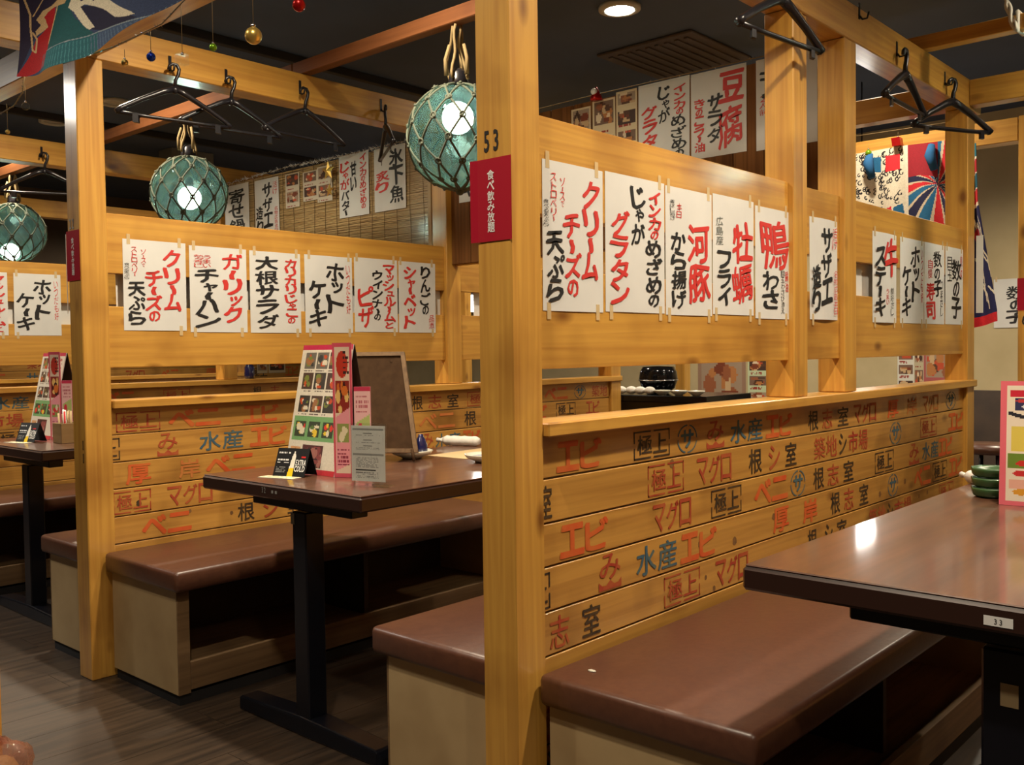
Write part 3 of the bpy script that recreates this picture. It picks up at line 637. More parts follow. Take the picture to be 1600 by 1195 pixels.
P = {
 'cream': ([('クリーム', 'r', .78, .09, .78, .27), ('チーズの', 'r', .47, .33, .90, .26), ('天ぷら', 'k', .20, .46, .94, .25)], [('ストロベリー', 'r', .18, .08, .40, .09), ('ソースで', 'r', .32, .1, .3, .08), ('食べる天ぷら', 'k', .06, .26, .44, .08)]),
 'inka': ([('インカの', 'r', .82, .08, .44, .20), ('めざめの', 'k', .80, .44, .95, .27), ('じゃが', 'k', .53, .06, .50, .22), ('グラタン', 'r', .23, .27, .95, .28)], []),
 'fugu': ([('河豚', 'r', .70, .26, .90, .46), ('から揚げ', 'k', .27, .34, .95, .30)], [('身香ばし旨さ'.replace('身', ''), 'k', .14, .10, .26, .1), ('本日', 'r', .28, .12, .24, .1)]),
 'kaki': ([('牡蠣', 'r', .70, .20, .90, .50), ('フライ', 'k', .27, .46, .93, .30)], [('広島産', 'g', .16, .18, .42, .16)]),
 'kamo': ([('鴨', 'r', .55, .08, .56, .80), ('わさ', 'k', .42, .56, .92, .45)], [('目玉わさび添え', 'k', .80, .55, .95, .11), ('醤油', 'r', .92, .55, .75, .1)]),
 'sazae': ([('サザエ', 'k', .54, .08, .84, .38), ('造り', 'k', .19, .46, .93, .28)], [('活け', 'r', .84, .07, .30, .18), ('名物広島本日', 'r', .87, .5, .95, .13)]),
 'gyu': ([('牛', 'r', .72, .05, .50, .55), ('ステーキ', 'k', .26, .16, .93, .40)], [('うまい', 'r', .55, .62, .80, .12), ('前好さし', 'k', .75, .60, .92, .14)]),
 'hot': ([('ホット', 'k', .62, .08, .74, .37), ('ケーキ', 'k', .25, .32, .93, .35)], [('いつだも大好き'.replace('大', '').replace('き', ''), 'r', .90, .10, .75, .09)]),
 'kzsushi': ([('数の子', 'k', .62, .08, .66, .40), ('寿司', 'r', .28, .48, .95, .40)], [('自慢', 'r', .26, .2, .44, .22), ('つまさし', 'k', .84, .45, .90, .13)]),
 'kazu': ([('数の子', 'k', .60, .14, .93, .52)], [('姿', 'k', .22, .10, .30, .25)] if False else [('目玉', 'k', .22, .12, .45, .25), ('熱々', 'r', .88, .08, .4, .12)]),
 'garlic': ([('ガーリック', 'r', .75, .06, .88, .34), ('チャーハン', 'k', .30, .26, .95, .38)], [('熱々香ばし', 'r', .16, .10, .25, .16), ('うまい', 'r', .30, .1, .25, .13)]),
 'daikon': ([('カリカリじゃこの', 'r', .80, .07, .88, .22), ('大根サラダ', 'k', .32, .05, .95, .42)], []),
 'pizza': ([('マッシュルームと', 'r', .80, .07, .95, .26), ('ウインナーの', 'k', .52, .16, .84, .22), ('ピザ', 'r', .25, .38, .94, .34)], []),
 'ringo': ([('りんごの', 'k', .72, .05, .74, .26), ('シャーベット', 'r', .30, .06, .95, .32)], [('品添', 'r', .88, .74, .95, .14)]),
 'komai': ([('氷下魚', 'k', .72, .04, .90, .42), ('炙り', 'r', .27, .36, .70, .42)], []),
 'butter': ([('インカのめざめの', 'r', .82, .03, .90, .20), ('甘い', 'k', .50, .12, .60, .2), ('じゃが', 'r', .20, .1, .55, .3), ('バター', 'k', .22, .56, .97, .26)], []),
 'yose': ([('寄せ鍋', 'k', .5, .08, .92, .60)], []),
 'tofu': ([('豆腐', 'r', .72, .05, .50, .40), ('肉', 'r', .74, .5, .9, .4)] if False else [('豆', 'r', .74, .04, .40, .42), ('腐', 'r', .72, .44, .92, .44), ('サラダ', 'k', .44, .28, .84, .26), ('きのこラー油', 'r', .16, .30, .93, .18)], []),
 'motsu': ([('もつ', 'k', .42, .08, .58, .62), ('鍋', 'k', .45, .60, .94, .62)], [('２人前', 'r', .12, .40, .62, .13)]),
}
def fpx(px0, px1, Yf, z0, z1):
    a = at(px0, 485, 1, Yf).x; b = at(px1, 485, 1, Yf).x
    return Frame((a, Yf, z0), (1, 0, 0), (0, 0, 1)), b-a, z1-z0
PG = 'hand-brushed menu posters'
front = [('cream', 848, 942, 'white poster of red and black writing on the near partition, touching the post numbered 53'),
 ('inka', 946, 1038, 'white poster, second from the post numbered 53 on the near partition'),
 ('fugu', 1040, 1112, 'white poster with two big red kanji, third on the near partition'),
 ('kaki', 1113.5, 1177, 'white poster with two tall dense red kanji, fourth on the near partition'),
 ('kamo', 1180, 1232, 'white poster topped by one large red kanji over black kana, left of the double post'),
 ('sazae', 1265, 1308, 'curling white poster with a red stamp column, alone between the two middle posts'),
 ('gyu', 1363, 1400, 'white poster with one big red kanji at upper right, right of the middle posts'),
 ('hot', 1406, 1443, 'white poster of thick black kana only, second in the far bay of the near partition'),
 ('kzsushi', 1444, 1475, 'narrow-looking white poster with black writing over red kanji, third in the far bay'),
 ('kazu', 1476.5, 1504, 'last white poster of black writing, touching the far post of the near partition')]
for k, a, b, l in front:
    fr, W, H = fpx(a, b, Y1+.018, 1.208, 1.532)
    z = R.uniform(-.004, .004); fr.o.z += z
    poster(fr, W, H, P[k][0], l, PG, bow=.006 if k in ('sazae', 'gyu') else .001, small=P[k][1])
mid = [('cream', 193, 291, 'white poster of red and black writing, leftmost on the second partition'),
 ('garlic', 297, 386, 'white poster with broad red and broad black kana, second on the second partition'),
 ('daikon', 391, 470, 'white poster headed by big black kanji, third on the second partition'),
 ('hot', 477, 551, 'white poster of thick black kana on the second partition, above the tall menu stand'),
 ('pizza', 554, 621, 'white poster of three writing columns, second from right on the second partition'),
 ('ringo', 623, 680, 'rightmost white poster on the second partition, black thin kana beside red kana')]
for k, a, b, l in mid:
    fr, W, H = fpx(a, b, Y0+.018, 1.208, 1.532); fr.o.z += R.uniform(-.004, .004)
    poster(fr, W, H, P[k][0], l, PG, bow=.001, small=P[k][1])
for k, x, l in (('hot', 1.985, 'white poster of thick black kana on the third partition, left of the crimson tag'), ('pizza', 1.715, 'white poster cut by the left edge of the picture, on the third partition')):
    fr = Frame((x, 5.255, 1.235), (1, 0, 0), (0, 0, 1)); poster(fr, .24, .325, P[k][0], l, PG, small=P[k][1])
SLIT = {'near': ['behind the double post', 'right of the middle posts', 'in its far bay', 'near its far end'],
  'second': ['beside its post', 'left of its first poster', 'after its first poster', 'after its second poster', 'after its third poster', 'after its fourth poster', 'before its last poster', 'beyond its middle post'], 'third': ['left of its poster', 'right of its poster', 'behind the tagged post']}
# posters taped to the far faces of the boards, seen through the slit
for Yp, xs, wh in ((Y1, (3.02, 3.30, 3.75, 4.1), 'near'), (Y0, (1.60, 1.78, 2.04, 2.30, 2.56, 2.84, 3.06, 3.42), 'second'), (5.237, (1.93, 2.2, 2.5), 'third')):
    for i, x in enumerate(xs):
        fr = Frame((x+.235, Yp+.018+.030, 1.21), (-1, 0, 0), (0, 0, 1)); k = R.choice(['cream', 'hot', 'garlic', 'pizza'])
        poster(fr, .235, .325, P[k][0], 'white poster behind the %s partition, seen through its slit %s' % (wh, SLIT[wh][i]), 'posters behind the boards of the %s partition' % wh, tapes=False)
BX = 3.2215
def bfr(py0, z0, X=BX): return Frame((X, py0, z0), (0, -1, 0), (0, 0, 1))
for k, ya, yb, z0, z1, l in (('inka', 2.193, 1.958, 1.845, 2.168, 'white poster high on the brown back panel, left of the big red kanji'),
                             ('tofu', 1.950, 1.716, 1.842, 2.165, 'white poster high on the brown back panel with large red kanji at right'),
                             ('motsu', 1.677, 1.44, 1.836, 2.162, 'white poster high behind the double post, with big black writing')):
    poster(bfr(ya, z0), ya-yb, z1-z0, P[k][0], l, PG, tapes=False, small=P[k][1])
for k, ya, yb, z0, z1, l in (('yose', 5.204, 4.945, 1.82, 2.138, 'grey-looking white poster at the left end of the bamboo blind'),
                             ('sazae', 4.88, 4.64, 1.80, 2.133, 'white poster second from left on the bamboo blind, black kana'),
                             ('butter', 4.091, 3.848, 1.835, 2.16, 'white poster with red, black and red columns on the bamboo blind'),
                             ('komai', 3.803, 3.565, 1.836, 2.155, 'rightmost white poster on the bamboo blind, three big black kanji beside red')):
    poster(bfr(ya, z0, 3.205), ya-yb, z1-z0, P[k][0], l, PG, tapes=False, small=P[k][1])
poster(bfr(3.21, 1.82), .24, .31, P['hot'][0], 'white poster at the left end of the brown back panel, mostly hidden', PG, tapes=False)
PY = at(1553, 480, 0, 7.296).y
poster(Frame((7.296, PY, 1.235), (0, -1, 0), (0, 0, 1)), .24, .34, P['kazu'][0], 'white poster on the far beige wall at the right edge, beside the far post', PG)
# photo menus pinned among them
FOOD = [(150, 90, 60), (200, 170, 130), (120, 60, 40), (90, 60, 45), (220, 200, 170), (180, 120, 70), (190, 80, 50), (70, 50, 40)]
def photomenu(fr, W, H, label, nx=26, ny=34, bg=(214, 196, 160), grid=(2, 3), name='photo_menu', group='printed photo menus', dark=(70, 50, 45)):
    cv = Canvas(nx, ny, bg)
    gx, gy = grid
    for i in range(gx):
        for j in range(gy):
            cv.photo((i+.07)/gx, (j+.08)/gy, (i+.93)/gx, (j+.72)/gy, R.choice([dark, (120, 95, 80), (160, 140, 120)]), FOOD, 10)
            cv.text((i+.1)/gx, (j+.78)/gy, (i+.7)/gx, (j+.95)/gy, (150, 60, 50), 2, .03)
    mb, cc = canvas_mesh(cv, flat(fr, W, H, .0012))
    t = thing(name, label, 'menu', fr.p(W/2, 0, 0), group)
    build('printed_face', mb, 'print', t, colors=cc)
    build('backing_sheet', MB().obox(fr.p(0, 0, .0002), fr.a*W, fr.b*H, fr.n*.0008), 'paper', t)
    return t
for (ya, yb, z0, z1, l, g) in ((2.532, 2.43, 1.86, 2.135, 'small photo menu at the left of the brown back panel', (1, 2)), (2.42, 2.305, 1.86, 2.15, 'photo menu under the little santa ornament', (1, 2)), (2.30, 2.198, 1.86, 2.165, 'yellowish photo menu next to the poster on the brown back panel', (1, 4))):
    photomenu(bfr(ya, z0), ya-yb, z1-z0, l, grid=g)
for (ya, z0, z1, l) in ((4.575, 1.94, 2.13, 'pale photo menu on the bamboo blind, third sheet from left'), (4.41, 1.96, 2.12, 'faint photo menu on the bamboo blind, left of the gold star'), (4.28, 1.94, 2.13, 'faint photo menu on the bamboo blind behind the gold star')):
    photomenu(bfr(ya, z0, 3.205), .13, z1-z0, l, grid=(1, 2), bg=(205, 195, 175))

# crimson tags
def tag(X, yl, z1, h, label, W=.115, lean=.0):
    fr = Frame((X-.0012, yl, z1-h), (0, -1, 0), (0, 0, 1)); t = thing('crimson_tag', label, 'sign', fr.p(W/2, 0), 'crimson tags on the posts')
    n = 6; vs = []; fs = []
    for j in (0, 1):
        for i in range(n+1):
            for k in (0, .0006): vs.append(fr.p(W*i/n, h*j, k+.0005+lean*(i/n < .2)*(.2-i/n)))
    q = lambda j, i, k: (j*(n+1)+i)*2+k
    for i in range(n): fs += [(q(0, i, 1), q(0, i+1, 1), q(1, i+1, 1), q(1, i, 1)), (q(0, i, 0), q(1, i, 0), q(1, i+1, 0), q(0, i+1, 0)), (q(0, i, 0), q(0, i+1, 0), q(0, i+1, 1), q(0, i, 1)), (q(1, i, 0), q(1, i, 1), q(1, i+1, 1), q(1, i+1, 0))]
    build('card', MB().add(vs, fs), 'tagr', t)
    mb = MB(); txt = '食べ飲み放題'
    hh = h*.76/len(txt)
    for i, c in enumerate(txt):
        v = h*.86-i*hh; glyph(mb, fr, c, W*.5-hh*.45, v-hh*.92, W*.5+hh*.45, v, .0018, BR*.7)
    build('white_lettering', mb, 'white', t)
tag(1.455, 1.411, 1.517, .170, 'crimson tag with white lettering, taped to the post numbered 53', .112, .02)
tag(1.455, 3.372, 1.553, .172, 'crimson tag on the second partition post, below a faded number', .10)
tag(5.2, 1.303, 1.444, .158, 'crimson tag on the post at the right edge', .10)
def postnum(par, s_, y, X, z0, h, m='ink'):
    fr = Frame((X, y, 0), (0, -1, 0), (0, 0, 1)); mb = MB()
    for i, c in enumerate(s_): glyph(mb, fr, c, i*h*.62, z0, i*h*.62+h*.52, z0+h, .0008, BR*.7)
    build('post_number', mb, m, par)
postnum(p1, '53', 1.378, 1.455, 1.532, .042); postnum(p0, '22', 3.35, 1.455, 1.56, .034, 'grey')
build('paper_slip', MB().box(4.53, Y1-.03, 1.26, 4.532, Y1-.001, 1.60), 'paper', p1)
build('white_tag_edge', MB().box(1.452, 3.374, 1.27, 1.4545, 3.376, 1.545), 'white', p0)

# ================================================================ glass floats
def glass_float(x, y, z, r, label, rope_top, lamp=True, power=9, knot='ropeg', boff=(0, 0, .05)):
    t = thing('glass_float_lamp', label, 'lamp', (x, y, z-r), 'hanging glass fishing floats')
    mb = MB(); n = 24
    mb.lathe((x, y, z), [(max(1e-5, r*math.sin(math.pi*i/n)), -r*math.cos(math.pi*i/n)) for i in range(n+1)], 40)
    build('glass_globe', mb, 'glass', t)
    if lamp:
        bx, by, bz = x+boff[0], y+boff[1], z+boff[2]
        b = build('bulb', MB().ball((bx, by, bz), .055, 10, 1.0), 'bulbm', t)
        build('socket', MB().lathe((bx, by, bz+.048), [(.02, 0), (.02, .04), (.012, .05)], 12), 'black', b)
        bulb(bx, by, bz-.001, power, size=.057)
    net = MB(); kn = MB(); rows, cols = 7, 11; R2 = r+.005
    def pt(i, j):
        th = math.pi*(.035+.93*i/rows); ph = 2*math.pi*(j+(.5 if i % 2 else 0))/cols
        s = .012*math.sin(i*5+j*3); return Vector((x+R2*math.sin(th)*math.cos(ph+s), y+R2*math.sin(th)*math.sin(ph+s), z-R2*math.cos(th)+s*.3))
    def arc(a, b):
        c = Vector((x, y, z)); out = []
        for k in range(5):
            p = a.lerp(b, k/4)-c; out.append(c+p.normalized()*R2)
        return out
    for i in range(rows):
        for j in range(cols):
            a = pt(i, j)
            for b in (pt(i+1, j), pt(i+1, j-1 if i % 2 == 0 else j+1)): net.tube(arc(a, b), .0042, 5, False)
            if 0 < i:
                n_ = (a-Vector((x, y, z))).normalized(); u_ = n_.orthogonal().normalized(); v_ = n_.cross(u_)
                kn.tube([a+n_*.002+(u_*math.cos(q)+v_*math.sin(q))*.0105 for q in np.linspace(0, 2*math.pi, 9)[:-1]], .0034, 5, False, True)
                kn.ball(a+n_*.004+u_*.009, .0062, 4)
    net.tube([pt(0, j) for j in range(cols)], .006, 6, False, True); kn.tube([pt(rows, j)+Vector((0, 0, .004)) for j in range(cols)], .006, 6, False, True)
    kn.ball((x, y, z-R2-.004), .016, 6)
    build('rope_net', net, knot, t, kind='stuff'); build('net_knots', kn, knot, t, kind='stuff')
    zt = z+r
    mb = MB(); mb.lathe((x, y, zt-.01), [(.040, 0), (.034, .03), (.030, .055), (.016, .07)], 16); build('dark_neck', mb, 'blackp', t)
    for k in range(4):
        a = k*1.7; mb = MB(); p = []
        for s in np.linspace(0, 1, 9):
            p.append((x+math.cos(a)*(.028*(1-s)+.012)+.006*math.sin(9*s+a), y+math.sin(a)*(.028*(1-s)+.012)+.02*math.sin(3*s)*(k % 2), zt+.02+(rope_top-zt-.02)*s))
        mb.tube(p, .0055, 6); build('rope', mb, 'rope', t)
    for k in range(3):
        mb = MB(); a = k*2.1+.5; mb.tube([(x+.03*math.cos(a), y+.03*math.sin(a), zt+.14), (x+.045*math.cos(a), y+.045*math.sin(a), zt+.09), (x+.042*math.cos(a), y+.042*math.sin(a), zt+.035)], [.006, .007, .009], 6); build('rope_tail', mb, 'rope', t)
    return t
fx = JX+.0225
glass_float(fx, 2.395, 1.872, .178, 'big lit green glass fishing float in a rope net, beside the numbered post', TT-.004, power=11, boff=(-.04, -.035, .055))
glass_float(fx, 4.22, 1.892, .172, 'lit green glass fishing float in the middle of the left half, over the second partition', TT-.004, power=10, boff=(0, 0, -.02))
glass_float(fx, 6.33, 1.90, .178, 'pale glass fishing float at the left edge of the picture', TT-.004, power=10, boff=(-.02, .02, -.12))
glass_float(3.9, .50, 1.88, .16, 'lit glass fishing float above the foreground table, outside the picture on the right', TT-.004, power=30)
t = thing('rope_hanger', 'white twisted rope tied round the joist at the top right corner', 'rope', (3.9, .965, 2.2))
mb = MB()
for s in (0, 1):
    mb.tube([(3.86+.007*math.cos(q*9+s*math.pi), .975+.05*math.sin(q*1.3)-q*.012+.007*math.sin(q*9+s*math.pi), 2.262+q*.16) for q in np.linspace(0, 3, 40)], .0065, 6)
build('strand', mb, 'ropew', t)
mb = MB().tube([(3.862, .97, 2.26), (3.862, .97, 2.330), (3.932, .97, 2.330), (3.932, .97, 2.26)], .007, 6, closed=True); build('loop', mb, 'ropew', t)

# ================================================================ coat hangers
def hanger(hook, ang, label, scale=1.0, k=1.0, tiltx=0):
    """hook = top point of the hook on the beam; ang = direction of the bar"""
    t = thing('coat_hanger', label, 'hanger', hook, 'black plastic coat hangers')
    d = Vector((math.cos(ang), math.sin(ang), tiltx)); h = Vector(hook)
    def p(u, z): return h+d*(u*scale)+Vector((0, 0, z*scale))
    hk = [p(-.022, -.018), p(-.018, -.004), p(-.006, .004), p(.010, .002), p(.018, -.012), p(.014, -.032), p(.004, -.052), p(0, -.085)]
    build('hook', MB().tube(hk, [k*q for q in (.005, .0055, .0062, .0065, .0065, .0065, .0065, .0075)], 6), 'blackp', t)
    for s in (-1, 1):
        build('shoulder_arm', MB().tube([p(0, -.085), p(s*.04, -.10), p(s*.12, -.14), p(s*.19, -.18), p(s*.208, -.196)], [k*q for q in (.012, .011, .009, .009, .011)], 7), 'blackp', t)
    build('trouser_bar', MB().tube([p(-.208, -.196), p(-.1, -.198), p(.1, -.198), p(.208, -.196)], .0065*k, 6), 'blackp', t)
    for s in (-1, 1): build('clip', MB().obox(p(s*.15, -.225)-Vector((.006, .006, 0)), d*.02, Vector((0, 0, .03)), Vector((.012, .012, 0))), 'blackp', t)
    build('neck_clip', MB().ball(p(0, -.09), .014, 6), 'blackp', t)
def hook(x, Y, z, label):
    t = thing('wall_hook', label, 'hook', (x, Y, z), 'black hooks on the beams')
    build('plate', MB().box(x-.006, Y-.003, z-.01, x+.006, Y-.0002, z+.045, .001), 'blackp', t)
    build('hook_arm', MB().tube([(x, Y-.003, z), (x, Y-.012, z-.012), (x, Y-.028, z-.012), (x, Y-.034, z+.008)], .0035, 6), 'blackp', t)
A = math.pi/2
for (x, z, ang, l, hl) in ((1.80, 2.165, -.16, 'black hanger on the second beam, leftmost, nearly facing the camera', 'leftmost black hook on the second beam'), (2.03, 2.165, -.10, 'black hanger on the second beam, second from left with tall loop', 'second black hook on the second beam'),
                      (2.37, 2.19, .06, 'black hanger hooked in the middle of the second beam', 'middle black hook on the second beam'), (2.80, 2.195, 1.0, 'black hanger on the second beam beside the nearest glass float', 'right black hook on the second beam')):
    hook(x, Y0-.0, z, hl); hanger((x, Y0-.031, z+.005), ang, l, 1.0)
for (x, z, ang, l, hl) in ((2.60, 2.20, -.12, 'black hanger at the top, in front of the double post', 'hook above the picture holding a hanger in front of the double post'), (3.58, 2.185, .02, 'larger black hanger near the far end of the near beam', 'black hook holding the larger right-hand hanger'),
                      (4.11, 2.185, -.45, 'last black hanger on the near beam, beside the far post', 'black hook nearest the far post')):
    hook(x, Y1, z, hl); hanger((x, Y1-.031, z+.005), ang, l, 1.0, 1.35)
hook(3.235, Y1, 2.235, 'empty black hook on the near beam right of the middle posts')
hanger((1.70, 5.206, 2.19), .1, 'black hanger on the third beam at the left edge, above the pale float', 1.05); hook(1.70, 5.237, 2.185, 'black hook on the third beam at the left edge')
hanger((2.14, 5.206, 2.19), -.5, 'black hanger on the third beam just left of the crimson-tagged post', 1.05); hook(2.14, 5.237, 2.185, 'black hook on the third beam left of the tagged post')

# ================================================================ flags, garlands
FZ = 2.25
def fzb(U): return 1.972-.015*U-.05*np.sin(np.clip(U, 0, 1)*np.pi)+.02*np.clip(U-.75, 0, 1)
def FU(pts):
    """design points measured on the hanging cloth -> cloth coordinates"""
    out = []
    for px, py in pts:
        p = at(px, py, 0, 1.2); U = (3.07-p.y)/.985; out.append((U, (FZ-p.z)/(FZ-float(fzb(U)))))
    return out
cv = Canvas(300, 170, (58, 74, 112)); WH = (240, 230, 205); CR = (226, 190, 140)
cv.poly(FU([(20, -60), (95, -60), (86, 10), (60, 30), (45, 70), (30, 130)]), (44, 36, 66))
cv.poly(FU([(90, 8), (88, -60), (130, -60), (117, 12), (130, 30), (160, 52), (176, 62), (177, 75), (92, 105), (84, 100), (88, 35)]), (28, 92, 98))
cv.poly(FU([(84, 8), (88, 35), (86, 68), (86, 106), (30, 125), (46, 85), (52, 60), (72, 42), (63, 27)]), (190, 26, 36))
cv.poly(FU([(60, 15), (75, 8), (95, -8), (110, -8), (105, 6), (88, 9), (78, 14), (64, 24), (68, 34), (74, 42), (60, 50), (52, 55), (50, 48), (58, 38), (50, 30)]), CR)
cv.poly(FU([(70, 17), (85, 9), (84, 30), (74, 38), (63, 26)]), (198, 28, 40))
cv.poly(FU([(130, 12), (165, 12), (200, 22), (240, 33), (215, 46), (180, 53), (160, 50), (140, 30)]), (34, 34, 66))
cv.poly(FU([(118, -30), (190, -30), (194, 5), (238, 28), (226, 33), (210, 34), (185, 20), (165, 14), (145, 10), (138, 14), (168, 47), (158, 51), (150, 46), (128, 22), (115, 14), (116, 5)]), WH)
cv.line(FU([(89, 8), (87, 40), (85, 70)]), .006, CR); cv.line(FU([(33, -8), (42, 22), (43, 45), (48, 78), (54, 82), (53, 60), (46, 50)]), .006, CR); cv.line(FU([(62, -8), (52, 12), (46, 24)]), .005, CR)
for q in (137, 160, 184): cv.poly(FU([(q-5, -8), (q+5, -8), (q+4, 2), (q, 5), (q-4, 2)]), (44, 40, 80))
hem = FU([(84, 82), (130, 68), (175, 55), (235, 38), (270, 22), (296, 4)]); bot = [(u, 1.02) for u, v in hem]
for k, (h0, h1) in enumerate(zip(hem, hem[1:])): cv.poly([h0, h1, (h1[0], 1.1), (h0[0], 1.1)], (38, 104, 116) if k < 2 else (70, 92, 128))
cv.line(hem, .004, (150, 165, 175))
for i in range(40):
    u = .2+i*.02; v = float(np.interp(u, [h[0] for h in hem], [h[1] for h in hem])); cv.line([(u, v+.02), (u+.006, .99)], .0028, (96, 122, 150) if u > .55 else (70, 140, 150), .6)
cv.mottle(.16)
def fm(U, V):
    y = 3.07-.985*U; x = 1.2+.012*np.sin(U*14)*V+.02*np.sin(U*5+V*2)-.03*V
    zb = fzb(U); zt = FZ
    return x, y, zt+(zb-zt)*V
mb, cc = canvas_mesh(cv, fm); build('festival_flag', mb, 'cloth', None, 'blue, teal and red dyed festival cloth with white stroke, top left corner', 'flag', colors=cc)
build('flag_rod', MB().tube([(1.2, 2.0, FZ+.007), (1.2, 3.27, FZ+.007)], .008, 8), 'tan', None, 'thin bamboo rod that carries the dyed cloth at the top left, above the picture', 'rod')

def scroll(cv, x0, y0, x1, y1, n, c1=(235, 230, 215), c2=(25, 22, 30)):
    cv.rect(x0, y0, x1, y1, c1)
    for _ in range(n):
        x, y, r = R.uniform(x0+.02, x1-.02), R.uniform(y0+.03, y1-.03), R.uniform(.010, .026)
        cv.line([(x+r*(.3+q/5.)*math.cos(q), y+r*1.3*(.3+q/5.)*math.sin(q)) for q in np.linspace(0, 4.6, 7)], .0048, c2)
cv = Canvas(200, 130, (222, 214, 196))
RD, BL, DB = (200, 32, 44), (24, 96, 140), (26, 28, 66)
ox, oy = .80, .40; cv.rect(.56, 0, 1, 1, (200, 186, 160))
cols = [RD, WH, BL, WH]
for i in range(18):
    a0, a1 = 2*math.pi*i/18, 2*math.pi*(i+.78)/18
    cv.poly([(ox, oy), (ox+.9*math.cos(a0), oy+1.2*math.sin(a0)), (ox+.9*math.cos(a1), oy+1.2*math.sin(a1))], cols[i % 2*2] if i % 3 else DB)
cv.rect(0, 0, .58, 1, (222, 214, 196)); scroll(cv, 0, 0, .56, .62, 150, (214, 206, 186))
for (a, b, c) in ((.0, .06, RD), (.26, .36, BL), (.40, .52, RD)): cv.rect(a, .08, b, .24, c)
for i, c in enumerate((BL, RD, BL)): cv.poly([(.30+i*.085, .62), (.37+i*.085, .60), (.40+i*.09, 1), (.32+i*.09, 1)], c)
cv.ell(.18, .78, .12, .12, (225, 225, 215)); cv.ell(.1, .9, .04, .06, RD); scroll(cv, .02, .64, .26, .92, 18)
scroll(cv, .86, .62, .98, .76, 10); cv.rect(.58, .0, .80, .34, (150, 24, 40))
cv.mottle(.10)
def fm(U, V):
    y = 2.20-.655*U; x = 5.17+.018*np.sin(U*24)*V+.012*np.sin(U*9)
    zb = 1.70-.16*np.clip((U-.5)*2.2, 0, 1)+.05*np.sin(U*11)
    return x, y, 2.17+(zb-2.17)*V
mb, cc = canvas_mesh(cv, fm); fo = build('festival_flag', mb, 'cloth', None, 'red, blue and white festival flag beyond the near partition, between the posts', 'flag', colors=cc)
for y in (2.02, 1.70): build('blue_tie', MB().tube([(5.16, y, 2.15), (5.135, y, 2.10), (5.14, y-.02, 2.02)], [.018, .028, .018], 8), 'tieb', fo)
cv = Canvas(40, 150, (34, 36, 86))
for i, c in enumerate(((30, 110, 130), (170, 30, 40), (30, 90, 110), (200, 40, 50))): cv.rect(0, i*.085, 1, i*.085+.08, c); cv.rect(0, i*.085+.075, 1, i*.085+.09, WH)
for _ in range(12): x = R.uniform(.0, .8); y = R.uniform(.36, .85); cv.line([(x, y), (x+.25, y+.05), (x+.3, y+.13)], .03, WH, 5)
cv.ell(.35, .50, .2, .04, (180, 40, 50)); cv.rect(0, .95, 1, 1, (205, 30, 40)); cv.mottle(.1)
def fm(U, V):
    wd = .045+.075*np.clip(V*1.6-.5, 0, 1); y = 1.515-U*wd-.02*V; x = 5.14+.03*np.sin(U*5)+.02*V
    return x, y, 2.12+(1.205+.03*U-2.12)*V
mb, cc = canvas_mesh(cv, fm); build('festival_flag', mb, 'cloth', None, 'long folded navy and red flag hanging to a point at the right', 'flag', colors=cc)

def star(c, r, m, label):
    mb = MB(); vs = [(c[0]-.012, c[1], c[2]), (c[0]+.012, c[1], c[2])]
    for k in range(10):
        a = math.pi/2+k*math.pi/5; q = r if k % 2 == 0 else r*.42; vs.append((c[0], c[1]+q*math.cos(a), c[2]+q*math.sin(a)))
    fs = [(0, 2+k, 2+(k+1) % 10) for k in range(10)]+[(1, 2+(k+1) % 10, 2+k) for k in range(10)]
    build('star_ornament', mb.add(vs, fs), m, None, label, 'ornament', 'garland ornaments')
star((3.17, 4.14, 2.09), .055, 'gold', 'gold foil star hung over the middle of the bamboo blind'); star((3.17, 4.13, 1.985), .038, 'gold', 'smaller gold star below the larger one on the bamboo blind')
def garland(pts, label, m='silver', n=60, r=.012):
    t = thing('garland', label, 'garland', pts[0], 'foil garlands'); P_ = [Vector(p) for p in pts]
    mb = MB().tube(P_, .0018, 5); build('string', mb, 'rope', t)
    mb = MB()
    for i in range(n):
        s = R.random()*(len(P_)-1.001); p = P_[int(s)].lerp(P_[int(s)+1], s % 1)
        d = Vector((R.uniform(-1, 1), R.uniform(-1, 1), R.uniform(-1, 1))).normalized()*R.uniform(.5, 1)*r; e = d.orthogonal().normalized()*.0025
        mb.add([p+e, p-e, p+d], [(0, 1, 2)])
    build('foil_tips', mb, m, t, kind='stuff'); return t
GP = [(1.19, 2.75, 1.945), (1.19, 2.45, 1.925), (1.22, 2.25, 1.945), (1.22, 2.05, 2.0), (1.22, 1.90, 2.045), (1.22, 1.60, 2.15)]
garland(GP, 'barbed-looking silver garland running up from the dyed cloth at the top left', n=110)
garland([at(38, 118, 0, 1.2), at(35, 145, 0, 1.2), at(22, 165, 0, 1.2), at(0, 178, 0, 1.2)], 'thin beaded garland hanging from the red tip of the dyed cloth', n=50, r=.008)
garland([(3.19, 5.2, 2.15), (3.185, 4.5, 2.165), (3.185, 4.1, 2.155), (3.19, 3.45, 2.16)], 'sparkling white garland along the top of the bamboo blind', 'white', n=700, r=.028)
garland([(3.20, 3.2, 2.16), (3.20, 2.4, 2.17), (3.20, 1.5, 2.165)], 'white garland along the top of the brown back panel', n=90, r=.014)
garland([(5.19, 2.3, 2.27), (5.19, 1.5, 2.26)], 'garland along the lit beam above the festival flags', n=60, r=.012)
